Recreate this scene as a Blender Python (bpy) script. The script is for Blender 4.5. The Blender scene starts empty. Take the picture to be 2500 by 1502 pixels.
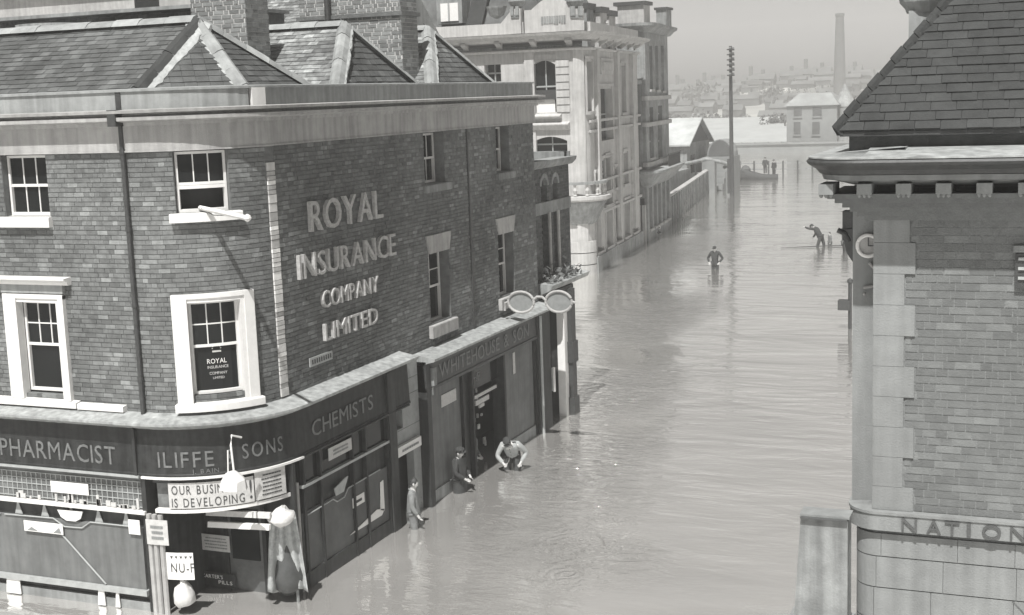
import bpy, bmesh, math, random
from mathutils import Vector, Matrix
random.seed(7)
R = math.radians
S = bpy.context.scene
COL = S.collection

# ------------------------------------------------------------------ camera
FPX, CAMH = 3300.0, 9.0
up = Vector((-.036, 1, 517 / FPX)).normalized()            # world up seen from the camera
fw = Vector((1370, 566, -FPX)); fw = (fw - up * fw.dot(up)).normalized()   # street direction
rt = fw.cross(up)
M = Matrix((rt, fw, up)).transposed()                       # world -> camera
CAM = Vector((0, 0, CAMH))
cd = bpy.data.cameras.new('camera'); cam = bpy.data.objects.new('camera', cd); COL.objects.link(cam)
cd.sensor_width = 36; cd.lens = 36 * FPX / 2500; cd.clip_end = 5000; cd.clip_start = .1
cam.matrix_world = Matrix.Translation(CAM) @ M.transposed().to_4x4()
S.camera = cam

# ------------------------------------------------------------------ light
AZ, EL = -7.0, 60.0         # light travels towards +Y, a little to -X
w = bpy.data.worlds.new('World'); S.world = w; w.use_nodes = True
nt = w.node_tree; nt.nodes.clear()
sk = nt.nodes.new('ShaderNodeTexSky'); sk.sky_type = 'NISHITA'; sk.sun_disc = False
sk.sun_elevation = R(EL); sk.sun_rotation = R(180 + AZ); sk.dust_density = 1.5; sk.air_density = 1.0; sk.altitude = 0
bw = nt.nodes.new('ShaderNodeRGBToBW'); mx = nt.nodes.new('ShaderNodeVectorMath'); mx.operation = 'MULTIPLY'
cb = nt.nodes.new('ShaderNodeCombineXYZ')
for i in range(3): nt.links.new(bw.outputs[0], cb.inputs[i])
mx.inputs[1].default_value = (1.0, .98, .955)
bg = nt.nodes.new('ShaderNodeBackground'); bg.inputs['Strength'].default_value = .06
ow = nt.nodes.new('ShaderNodeOutputWorld')
nt.links.new(sk.outputs[0], bw.inputs[0]); nt.links.new(cb.outputs[0], mx.inputs[0])
nt.links.new(mx.outputs[0], bg.inputs['Color']); nt.links.new(bg.outputs[0], ow.inputs['Surface'])
sd = bpy.data.lights.new('sun', 'SUN'); sd.energy = 5.0; sd.angle = R(.6); sd.color = (1, .99, .97)
sun = bpy.data.objects.new('sun', sd); COL.objects.link(sun)
ldir = Vector((math.sin(R(AZ)) * math.cos(R(EL)), math.cos(R(AZ)) * math.cos(R(EL)), -math.sin(R(EL))))
sun.rotation_euler = ldir.to_track_quat('-Z', 'Y').to_euler()
S.view_settings.view_transform = 'Standard'; S.view_settings.look = 'None'
S.view_settings.exposure = 0.62; S.view_settings.gamma = 1.0; S.view_settings.use_curve_mapping = False
S.render.engine = 'CYCLES'
S.cycles.max_bounces = 6; S.cycles.diffuse_bounces = 2; S.cycles.volume_bounces = 1; S.cycles.volume_step_rate = 4

def at(px, py, X=None, Y=None, Z=None):
    """point where the line of sight through a photograph pixel meets a plane of the street"""
    d = M.transposed() @ Vector((px - 1250, 751 - py, -FPX))
    t = (X - CAM.x) / d.x if X is not None else (Y - CAM.y) / d.y if Y is not None else (Z - CAM.z) / d.z
    return CAM + d * t

# ------------------------------------------------------------------ materials
MAT = {}
def tint(v):
    if v > .3: return (v * 1.005, v * .995, v * .97, 1)
    return (v * .97, v, v * .985, 1)
def mat(name, v, var=.25, scale=6, rough=.8, bump=.3, bscale=40, stain=0, streak=0, island=0, spec=.5, lo=None, metal=0, sparse=False):
    if name in MAT: return MAT[name]
    m = bpy.data.materials.new(name); m.use_nodes = True; n = m.node_tree; b = n.nodes['Principled BSDF']
    L = n.links.new
    b.inputs['Roughness'].default_value = rough; b.inputs['Specular IOR Level'].default_value = spec
    b.inputs['Metallic'].default_value = metal
    tc = n.nodes.new('ShaderNodeNewGeometry')
    no = n.nodes.new('ShaderNodeTexNoise'); no.inputs['Scale'].default_value = scale; no.inputs['Detail'].default_value = 6
    no.inputs['Roughness'].default_value = .65
    L(tc.outputs['Position'], no.inputs['Vector'])
    rp = n.nodes.new('ShaderNodeMapRange'); rp.inputs['From Min'].default_value = .3; rp.inputs['From Max'].default_value = .7
    rp.inputs['To Min'].default_value = 1 - var; rp.inputs['To Max'].default_value = 1 + var
    L(no.outputs['Fac'], rp.inputs['Value']); fac = rp.outputs[0]
    def mul(a, bb):
        x = n.nodes.new('ShaderNodeMath'); x.operation = 'MULTIPLY'; L(a, x.inputs[0]); L(bb, x.inputs[1]); return x.outputs[0]
    if stain:
        n2 = n.nodes.new('ShaderNodeTexNoise'); n2.inputs['Scale'].default_value = .55; n2.inputs['Detail'].default_value = 4
        L(tc.outputs['Position'], n2.inputs['Vector'])
        r2 = n.nodes.new('ShaderNodeMapRange'); r2.inputs['From Min'].default_value = .35; r2.inputs['From Max'].default_value = .65
        r2.inputs['To Min'].default_value = 1 - stain; r2.inputs['To Max'].default_value = 1 + stain * .5
        L(n2.outputs['Fac'], r2.inputs['Value']); fac = mul(fac, r2.outputs[0])
    if streak:
        mp = n.nodes.new('ShaderNodeMapping'); mp.inputs['Scale'].default_value = (5, 5, .35)
        n3 = n.nodes.new('ShaderNodeTexNoise'); n3.inputs['Scale'].default_value = 1.6; n3.inputs['Detail'].default_value = 5
        L(tc.outputs['Position'], mp.inputs[0]); L(mp.outputs[0], n3.inputs['Vector'])
        r3 = n.nodes.new('ShaderNodeMapRange'); r3.inputs['From Min'].default_value = .35; r3.inputs['From Max'].default_value = .65
        r3.inputs['To Min'].default_value = 1 - streak; r3.inputs['To Max'].default_value = 1 + streak * .4
        L(n3.outputs['Fac'], r3.inputs['Value']); fac = mul(fac, r3.outputs[0])
    if island:
        oi = n.nodes.new('ShaderNodeObjectInfo'); ad = n.nodes.new('ShaderNodeMath'); ad.operation = 'ADD'
        L(oi.outputs['Random'], ad.inputs[0]); L(tc.outputs['Random Per Island'], ad.inputs[1])
        wn = n.nodes.new('ShaderNodeTexWhiteNoise'); wn.noise_dimensions = '1D'
        L(ad.outputs[0], wn.inputs['W'])
        cr = n.nodes.new('ShaderNodeValToRGB'); e = cr.color_ramp.elements
        e[0].position = 0; e[0].color = (1 - island,) * 3 + (1,)
        e[1].position = 1; e[1].color = (1 + island * 2.4,) * 3 + (1,)
        if sparse:
            for pos, val in ((.25, 1 - island * .3), (.8, 1 + island * .25), (.93, 1 + island * 1.3)): x = e.new(pos); x.color = (val,) * 3 + (1,)
        else:
          x = e.new(.45); x.color = (1,) * 3 + (1,); x = e.new(.8); x.color = (1 + island * .7,) * 3 + (1,)
        L(wn.outputs['Value'], cr.inputs[0]); fac = mul(fac, cr.outputs[0])
    t = tint(v)
    vm = n.nodes.new('ShaderNodeVectorMath'); vm.operation = 'SCALE'; vm.inputs[0].default_value = t[:3]
    L(fac, vm.inputs['Scale']); L(vm.outputs[0], b.inputs['Base Color'])
    if bump:
        nb = n.nodes.new('ShaderNodeTexNoise'); nb.inputs['Scale'].default_value = bscale; nb.inputs['Detail'].default_value = 5
        L(tc.outputs['Position'], nb.inputs['Vector'])
        bm_ = n.nodes.new('ShaderNodeBump'); bm_.inputs['Strength'].default_value = bump; bm_.inputs['Distance'].default_value = .02
        L(nb.outputs['Fac'], bm_.inputs['Height']); L(bm_.outputs[0], b.inputs['Normal'])
    MAT[name] = m; return m
BRICK = mat('brick', .14, .25, 9, .9, .5, 60, stain=.25, island=.27, sparse=True, spec=.25)
BRICK_D = BRICK
BRICK_C = mat('brick_chimney', .17, .2, 9, .9, .5, 60, island=.25)
BRICK_B = mat('brick_bank', .14, .12, 9, .9, .3, 60, stain=.14, island=.12, spec=.2)
BRICK_R = mat('brick_rear', .07, .3, 9, .9, .4, 60, stain=.2, island=.3)
MORTAR = mat('mortar', .165, .2, 12, .95, .4)
MORTAR_S = mat('mortar_dusty', .13, .3, 5, .95, .4, stain=.2)
MORTAR_P = mat('mortar_pale', .5, .15, 12, .95, .4)
MORTAR_D = mat('mortar_dark', .1, .3, 12, .95, .4)
RENDER = mat('grey_render', .27, .12, 5, .85, .25, 60, stain=.14, streak=.2)
FRIEZE = mat('painted_frieze', .32, .1, 5, .7, .3, 60, stain=.16, streak=.2)
STONE = mat('stone', .34, .15, 5, .85, .35, 50, stain=.15, streak=.15)
STONE_W = mat('white_stone', .38, .1, 3, .85, .3, 40, stain=.12, streak=.15)
STONE_G = mat('sooty_stone', .22, .25, 2.5, .85, .35, 40, stain=.25, streak=.2)
STONE_B = mat('bank_stone', .2, .1, 4, .85, .3, 50, stain=.16, streak=.14)
PAINT_W = mat('white_paint', .6, .05, 8, .5, .1, 80, stain=.04)
PAINT_G = mat('grey_paint', .3, .15, 8, .5, .1, 80)
LEAD = mat('lead', .3, .25, 5, .55, .2, 30, stain=.2, streak=.3)
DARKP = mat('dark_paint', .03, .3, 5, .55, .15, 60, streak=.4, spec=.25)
DARKP2 = mat('dark_fascia', .026, .35, 7, .55, .1, 60, streak=.4, spec=.2)
BLIND = mat('shop_blind', .13, .15, 3, .75, .15, 60, stain=.2, streak=.2)
IRON = mat('iron', .035, .3, 12, .55, .2, 60)
LETTER = mat('stone_letter', .34, .3, 14, .6, .15, 60)
GILT = mat('faded_gilt_letter', .12, .35, 14, .5, .1, 60)
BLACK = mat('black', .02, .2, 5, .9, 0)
PRINT = mat('print_black', .04, .2, 30, .7, 0)
PAPER = mat('paper', .62, .06, 8, .8, .05)
PAPER_G = mat('old_paper', .42, .15, 12, .8, .05)
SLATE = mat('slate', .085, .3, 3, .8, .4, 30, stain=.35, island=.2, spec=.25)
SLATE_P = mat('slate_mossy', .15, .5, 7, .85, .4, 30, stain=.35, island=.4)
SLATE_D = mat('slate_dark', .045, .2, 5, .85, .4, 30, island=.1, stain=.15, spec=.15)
RIDGE = mat('ridge_tile', .22, .25, 4, .8, .3, 40, island=.15)
CEMENT = mat('cement_fillet', .30, .3, 9, .9, .6, 25)
WOOD = mat('wood', .16, .3, 8, .8, .3, 40, streak=.4)
WOOD_D = mat('tarred_wood', .035, .3, 8, .8, .3, 40)
COAT_L = mat('light_coat', .27, .15, 12, .9, .3, 60)
COAT_D = mat('dark_coat', .03, .3, 12, .9, .3, 60)
COAT_M = mat('grey_coat', .13, .3, 12, .9, .3, 60)
TROUS = mat('dark_trousers', .035, .3, 12, .9, .3, 60)
SKIN = mat('skin', .42, .08, 20, .6, .1, 80)
HAIR = mat('hair', .025, .3, 40, .6, .4, 80)
CLOTH = mat('white_cloth', .5, .1, 8, .85, .3, 20)
GRASS = mat('hill_grass', .17, .35, .02, .95, 0, stain=0)
LEAF = mat('leaves', .08, .4, 1, .8, 0, island=.5)
BARK = mat('bark', .07, .3, 8, .9, .3)
FARR = mat('far_render', .17, .15, .6, .9, 0)
FARD = mat('far_dark', .07, .3, .6, .9, 0)
FARROOF = mat('far_roof', .24, .25, .6, .9, 0, island=.2)
def glassmat():
    m = bpy.data.materials.new('window_glass'); m.use_nodes = True; b = m.node_tree.nodes['Principled BSDF']
    b.inputs['Base Color'].default_value = (.012, .013, .013, 1); b.inputs['Roughness'].default_value = .08; b.inputs['Specular IOR Level'].default_value = .3
    n = m.node_tree; no = n.nodes.new('ShaderNodeTexNoise'); no.inputs['Scale'].default_value = 1.6
    g = n.nodes.new('ShaderNodeNewGeometry'); bp = n.nodes.new('ShaderNodeBump'); bp.inputs['Strength'].default_value = .12; bp.inputs['Distance'].default_value = .05
    n.links.new(g.outputs['Position'], no.inputs['Vector']); n.links.new(no.outputs['Fac'], bp.inputs['Height']); n.links.new(bp.outputs[0], b.inputs['Normal'])
    return m
GLASS = glassmat()

# ------------------------------------------------------------------ object helpers
def link(o, parent=None):
    COL.objects.link(o)
    if parent is not None: o.parent = parent
    return o
def tag(o, label, cat, group=None):
    o['label'] = label; o['category'] = cat
    if group: o['group'] = group
    return o
def thing(name, label, cat, loc=(0, 0, 0), group=None):
    o = link(bpy.data.objects.new(name, None)); o.location = loc; o.empty_display_size = .3
    return tag(o, label, cat, group)
def wl(p):
    L = Vector((0, 0, 0))
    while p is not None: L += p.location; p = p.parent
    return L
class MB:
    def __init__(s): s.v = []; s.f = []
    def hexa(s, p):                       # p: 8 points, bottom 4 ccw then top 4
        k = len(s.v); s.v += [tuple(q) for q in p]
        s.f += [(k, k+3, k+2, k+1), (k+4, k+5, k+6, k+7), (k, k+1, k+5, k+4), (k+1, k+2, k+6, k+5), (k+2, k+3, k+7, k+6), (k+3, k, k+4, k+7)]
        return s
    def box(s, x0, x1, y0, y1, z0, z1):
        return s.hexa([(x0, y0, z0), (x1, y0, z0), (x1, y1, z0), (x0, y1, z0), (x0, y0, z1), (x1, y0, z1), (x1, y1, z1), (x0, y1, z1)])
    def poly(s, pts):
        k = len(s.v); s.v += [tuple(q) for q in pts]; s.f.append(tuple(range(k, k + len(pts)))); return s
    def ext(s, pts, vec):                 # extruded polygon
        k = len(s.v); n = len(pts); vec = Vector(vec)
        s.v += [tuple(q) for q in pts] + [tuple(Vector(q) + vec) for q in pts]
        s.f += [tuple(range(k, k+n))[::-1], tuple(range(k+n, k+2*n))] + [(k+i, k+(i+1) % n, k+n+(i+1) % n, k+n+i) for i in range(n)]
        return s
    def tube(s, pts, rad, n=8):
        pts = [Vector(p) for p in pts]; rads = rad if isinstance(rad, (list, tuple)) else [rad] * len(pts)
        k = len(s.v)
        for i, p in enumerate(pts):
            t = (pts[min(i+1, len(pts)-1)] - pts[max(i-1, 0)]).normalized()
            a = t.cross(Vector((0, 0, 1))) if abs(t.z) < .95 else t.cross(Vector((0, 1, 0)))
            a.normalize(); b = t.cross(a)
            s.v += [tuple(p + rads[i] * (a * math.cos(j * 2 * math.pi / n) + b * math.sin(j * 2 * math.pi / n))) for j in range(n)]
        for i in range(len(pts)-1):
            for j in range(n):
                q = k + i * n; s.f.append((q+j, q+(j+1) % n, q+n+(j+1) % n, q+n+j))
        s.f.append(tuple(range(k, k+n))[::-1]); e = k + (len(pts)-1) * n; s.f.append(tuple(range(e, e+n)))
        return s
    def lathe(s, c, prof, n=16):          # prof: (radius, z)
        return s.tube([(c[0], c[1], c[2] + z) for r, z in prof], [max(r, .001) for r, z in prof], n)
    def build(s, name, m, parent=None, smooth=False, bevel=0):
        me = bpy.data.meshes.new(name); me.from_pydata(s.v, [], s.f); me.materials.append(m)
        bm = bmesh.new(); bm.from_mesh(me); bmesh.ops.recalc_face_normals(bm, faces=bm.faces)
        if bevel: bmesh.ops.bevel(bm, geom=bm.edges[:], offset=bevel, segments=1, affect='EDGES')
        bm.to_mesh(me); bm.free()
        if smooth:
            for p in me.polygons: p.use_smooth = True
        o = link(bpy.data.objects.new(name, me)); 
        if parent is not None:
            o.parent = parent
            o.location = -wl(parent)
        return o
def stuff(o): o['kind'] = 'stuff'; return o

class Path:
    """a wall line in plan: lines and left-turning arcs; s runs along it, d is distance outwards"""
    def __init__(s, start, head, segs):
        s.segs = []; p = Vector(start); a = R(head); t = 0
        for g in segs:
            if g[0] == 'l': s.segs.append((t, t + g[1], 'l', p.copy(), a, 0)); p = p + g[1] * Vector((math.cos(a), math.sin(a))); t += g[1]
            else:
                r, ang = g[1], R(g[2]); c = p + r * Vector((-math.sin(a), math.cos(a)))
                s.segs.append((t, t + r * ang, 'a', c, a, r)); a += ang; p = c + r * Vector((math.sin(a), -math.cos(a))); t += r * ang
        s.len = t
    def seg(s, u):
        for g in s.segs:
            if u <= g[1] + 1e-9: return g
        return s.segs[-1]
    def P(s, u, d, z=None):
        g = s.seg(u)
        if g[2] == 'l':
            a = g[4]; q = g[3] + (u - g[0]) * Vector((math.cos(a), math.sin(a))) + d * Vector((math.sin(a), -math.cos(a)))
        else:
            a = g[4] + (u - g[0]) / g[5]; q = g[3] + (g[5] + d) * Vector((math.sin(a), -math.cos(a)))
        return q if z is None else Vector((q.x, q.y, z))
    def head(s, u):
        g = s.seg(u); return g[4] if g[2] == 'l' else g[4] + (u - g[0]) / g[5]
    def cuts(s, a, b, step=6):
        c = [a, b]
        for g in s.segs:
            for e in (g[0], g[1]):
                if a < e < b: c.append(e)
            if g[2] == 'a':
                n = max(1, int(math.degrees((g[1] - g[0]) / g[5]) / step))
                c += [g[0] + (g[1] - g[0]) * i / n for i in range(n + 1) if a < g[0] + (g[1] - g[0]) * i / n < b]
        c = sorted(c); o = [c[0]]
        for x in c[1:]:
            if x - o[-1] > 1e-4: o.append(x)
        return o
    def sweep(s, mb, a, b, prof):         # closed profile (d, z)
        c = s.cuts(a, b); k = len(mb.v); n = len(prof)
        for u in c: mb.v += [tuple(s.P(u, d, z)) for d, z in prof]
        for i in range(len(c)-1):
            for j in range(n):
                q = k + i * n; mb.f.append((q+j, q+(j+1) % n, q+n+(j+1) % n, q+n+j))
        mb.f.append(tuple(range(k, k+n))); e = k + (len(c)-1) * n; mb.f.append(tuple(range(e, e+n))[::-1])
        return mb
    def box(s, mb, a, b, d0, d1, z0, z1): return s.sweep(mb, a, b, [(d0, z0), (d1, z0), (d1, z1), (d0, z1)])

def wall(path, mb, s0, s1, z0, z1, holes, d0, d1):
    ss = sorted({s0, s1} | {min(max(h[i], s0), s1) for h in holes for i in (0, 1)})
    zs = sorted({z0, z1} | {min(max(h[i], z0), z1) for h in holes for i in (2, 3)})
    for za, zb in zip(zs, zs[1:]):
        run = None
        for a, b in zip(ss, ss[1:]):
            m_, n_ = (a+b)/2, (za+zb)/2
            inside = any(h[0] < m_ < h[1] and h[2] < n_ < h[3] for h in holes)
            if inside:
                if run: path.box(mb, run[0], run[1], d0, d1, za, zb); run = None
            else: run = (run[0], b) if run else (a, b)
        if run: path.box(mb, run[0], run[1], d0, d1, za, zb)
    return mb
def lay(path, s0, s1, z0, z1, holes, ch=.084, L=.225, j=.013, header=True, jv=.006):
    out = []; z = z0; row = 0; rnd = random.Random(int(s0 * 100) + int(z0 * 10))
    while z < z1 - .02:
        zt = min(z + ch, z1) - j; x = s0 - (L / 4 if row % 2 else 0) - rnd.random() * .035
        while x < s1:
            l = L if (not header or rnd.random() < .62) else L / 2
            a, b = max(x, s0), min(x + l, s1) - jv; x += l
            ps = [(a, b)]
            for h in holes:
                if h[2] < (z + zt) / 2 < h[3]:
                    q = []
                    for (p, r) in ps:
                        if r <= h[0] or p >= h[1]: q.append((p, r)); continue
                        if p < h[0]: q.append((p, h[0] - .003))
                        if r > h[1]: q.append((h[1] + .003, r))
                    ps = q
            for p, r in ps:
                if r - p > .03: out.append((p, r, z, zt))
        z += ch; row += 1
    return out
BC = {}
def bricks(path, lst, m, parent, n=300, near=None, depth=.05, d=0.0, name='brick', jit=1.0):
    near = near or CAM
    lst = sorted(lst, key=lambda b: (path.P((b[0]+b[1])/2, 0, (b[2]+b[3])/2) - near).length - (b[1]-b[0]) * 2)
    rnd = random.Random(5)
    for a, b, z0, z1 in lst[:n]:
        key = (round((b-a) / .01), round((z1-z0) / .004), m.name, depth, name)
        if key not in BC:
            hl, hh = key[0] * .005, key[1] * .002
            o = MB().box(-hl, hl, 0, depth, -hh, hh).build(name, m); BC[key] = o.data; bpy.data.objects.remove(o)
        o = link(bpy.data.objects.new(name, BC[key]), parent)
        q = path.P((a+b)/2, d + rnd.uniform(-.003, .004) * jit, (z0+z1)/2)
        o.location = q - wl(parent); o.rotation_euler = (0, 0, path.head((a+b)/2))
    mb = MB()
    for a, b, z0, z1 in lst[n:]:
        e = d + rnd.uniform(-.004, .005) * jit; p = [path.P(u, dd) for u, dd in ((a, e), (b, e), (b, e-depth), (a, e-depth))]
        mb.hexa([(q.x, q.y, z0) for q in p] + [(q.x, q.y, z1) for q in p])
    if mb.v: stuff(mb.build(name, m, parent))

# ---- lettering from the built-in font
GL = {}
def glyph(ch, ext=.03):
    if (ch, ext) in GL: return GL[(ch, ext)]
    c = bpy.data.curves.new('glyph', 'FONT'); c.body = ch; c.size = 1; c.extrude = ext; c.resolution_u = 3
    o = link(bpy.data.objects.new('glyph', c)); dg = bpy.context.evaluated_depsgraph_get(); dg.update()
    me = bpy.data.meshes.new_from_object(o.evaluated_get(dg)); bpy.data.objects.remove(o)
    xs = [v.co.x for v in me.vertices]; r = (me, min(xs), max(xs)) if xs else (None, 0, .3)
    GL[(ch, ext)] = r; return r
def letters(path, text, s0, s1, z0, h, d, m, parent, depth=.03, single=False, z1=None, cap=.69, space=.13, slim=1.0):
    """raised letters filling s0..s1 at height z0 (z1 at the other end)"""
    sc = h / cap; ws = [];
    for ch in text:
        g = glyph(ch) if ch != ' ' else (None, 0, .28); ws.append((ch, g))
    tot = sum(g[2] - g[1] for c, g in ws) + space * (len(ws) - 1); kx = (s1 - s0) / tot; u = s0; mb = MB()
    for ch, g in ws:
        wd = (g[2] - g[1]) * kx
        if g[0]:
            f = (u - s0) / (s1 - s0); zz = z0 + ((z1 - z0) * f if z1 is not None else 0)
            uc = u + wd / 2; a = path.head(uc); q = path.P(uc, d, zz); t = Vector((math.cos(a), math.sin(a), 0)); n = Vector((math.sin(a), -math.cos(a), 0))
            pts = [q + t * ((v.co.x - (g[1] + g[2]) / 2) * kx * slim) + Vector((0, 0, v.co.y * sc)) + n * (v.co.z / .03 * depth / 2 + depth / 2) for v in g[0].vertices]
            if single:
                k = len(mb.v); mb.v += [tuple(p) for p in pts]; mb.f += [tuple(i + k for i in p.vertices) for p in g[0].polygons]
            else:
                x = MB(); x.v = [tuple(p) for p in pts]; x.f = [tuple(p.vertices) for p in g[0].polygons]
                x.build('letter', m, parent)
        u += wd + space * kx
    if single and mb.v: return mb.build('lettering', m, parent)

def sash(path, parent, s0, s1, z0, z1, d, cols, toprows, botrows=0, botcols=1, m=None, fw_=.045, split=.5, opened=False, label=None):
    """sliding sash window: frame > panes, glazing bars"""
    m = m or PAINT_W; f = MB(); zm = z0 + (z1 - z0) * split
    path.box(f, s0, s0 + fw_, d - .09, d, z0, z1); path.box(f, s1 - fw_, s1, d - .09, d, z0, z1)
    path.box(f, s0 + fw_, s1 - fw_, d - .09, d, z1 - fw_, z1); path.box(f, s0 + fw_, s1 - fw_, d - .09, d, z0, z0 + fw_ * 1.2)
    path.box(f, s0 + fw_, s1 - fw_, d - .085, d - .012, zm - .025, zm + .025)
    win = f.build('window', m, parent)
    def grid(za, zb, c, r, dd):
        a, b = s0 + fw_, s1 - fw_
        for i in range(1, c): x = a + (b-a) * i / c; g = MB(); path.box(g, x - .011, x + .011, dd - .02, dd + .012, za, zb); g.build('glazing_bar', m, win)
        for i in range(1, r): z = za + (zb-za) * i / r; g = MB(); path.box(g, a, b, dd - .018, dd + .009, z - .011, z + .011); g.build('glazing_bar', m, win)
        for i in range(c):
            for k in range(r):
                p = MB(); path.box(p, a + (b-a) * i / c, a + (b-a) * (i+1) / c, dd - .012, dd - .002, za + (zb-za) * k / r, za + (zb-za) * (k+1) / r)
                p.build('pane', GLASS, win)
    grid(zm + .02, z1 - fw_, cols, toprows, d - .03)
    if opened:
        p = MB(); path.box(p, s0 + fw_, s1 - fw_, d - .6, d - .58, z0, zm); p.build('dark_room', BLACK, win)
        g = MB(); path.box(g, s0 + fw_, s1 - fw_, d - .05, d - .01, zm - .09, zm - .03); g.build('raised_sash', m, win)
    elif botrows: grid(z0 + fw_ * 1.2, zm - .02, botcols, botrows, d - .06)
    if label: win['label'] = label
    return win

def roof_face(poly3, parent, m, w_=.23, expo=.145, th=.012, nparts=0, name='slate', seed=1, base=None):
    """slates laid over a planar polygon; the first edge of the polygon is the eave"""
    p = [Vector(q) for q in poly3]; u = (p[1] - p[0]).normalized(); nrm = u.cross(p[2] - p[0]).normalized()
    if nrm.z < 0: nrm = -nrm
    v = nrm.cross(u); v = v if v.z > 0 else -v
    o = p[0]; P2 = [((q - o).dot(u), (q - o).dot(v)) for q in p]; rnd = random.Random(seed)
    base = base or m
    MB().ext([q - nrm * .02 for q in p], -nrm * .06).build('roof_deck', base, parent)
    vm = max(q[1] for q in P2); out = []; r = 0; y = 0
    def span(yy):
        xs = []
        for i in range(len(P2)):
            a, b = P2[i], P2[(i+1) % len(P2)]
            if (a[1] - yy) * (b[1] - yy) < 0: xs.append(a[0] + (b[0]-a[0]) * (yy-a[1]) / (b[1]-a[1]))
        return (min(xs), max(xs)) if len(xs) > 1 else None
    while y < vm:
        sp = span(min(y + expo / 2, vm - .01))
        if sp:
            x = sp[0] - (w_ / 2 if r % 2 else 0)
            while x < sp[1]:
                a, b = max(x, sp[0]), min(x + w_ - .006, sp[1])
                if b - a > .02:
                    h = th + rnd.uniform(-.004, .006); j = rnd.uniform(-.006, .006)
                    c = lambda X, Yy, H: o + u * X + v * Yy + nrm * H
                    out.append([c(a, y + j, -.01), c(b, y + j, -.01), c(b, y + expo + .01, -.02), c(a, y + expo + .01, -.02),
                                c(a, y + j, h), c(b, y + j, h), c(b, y + expo + .01, -.001), c(a, y + expo + .01, -.001)])
                x += w_
        y += expo; r += 1
    if nparts:
        out.sort(key=lambda q: (q[0] - CAM).length)
        for q in out[:nparts]: MB().hexa(q).build(name, m, parent)
        out = out[nparts:]
    mb = MB()
    for q in out: mb.hexa(q)
    if mb.v: stuff(mb.build(name, m, parent))
def ridge(a, b, parent, m=None, w_=.16, seg=.45, fillet=0, name='ridge_tile'):
    a, b = Vector(a), Vector(b); L = (b-a).length; n = max(1, int(L / seg)); t = (b-a).normalized()
    side = t.cross(Vector((0, 0, 1))).normalized(); upv = side.cross(t).normalized()
    mb = MB()
    for i in range(n):
        p, q = a + t * (L * i / n), a + t * (L * (i+1) / n - .01); k = .012 * (i % 2)
        prof = [(-w_, -.05), (-w_ * .5, .035 + k), (0, .075 + k), (w_ * .5, .035 + k), (w_, -.05)]
        mb.ext([p + side * x + upv * z for x, z in prof], q - p)
    mb.build(name, m or RIDGE, parent)
    if fillet:
        fb = MB(); rnd = random.Random(3)
        for sgn in (-1, 1):
            n2 = int(L / .09); WW = [fillet * rnd.uniform(.88, 1.12) for _ in range(n2 + 1)]
            for i in range(n2):
                p, q = a + t * (L * i / n2), a + t * (L * (i+1) / n2); ww, w2 = WW[i], WW[i + 1]
                d1 = side * sgn
                fb.hexa([p + d1 * .05 - upv * .05, q + d1 * .05 - upv * .05, q + d1 * w2 - upv * (.03 + w2 * .62), p + d1 * ww - upv * (.03 + ww * .62),
                         p + d1 * .05 + upv * .03, q + d1 * .05 + upv * .03, q + d1 * w2 - upv * (w2 * .50 - .01), p + d1 * ww - upv * (ww * .50 - .01)])
        fb.build('cement_fillet', CEMENT, parent)

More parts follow.
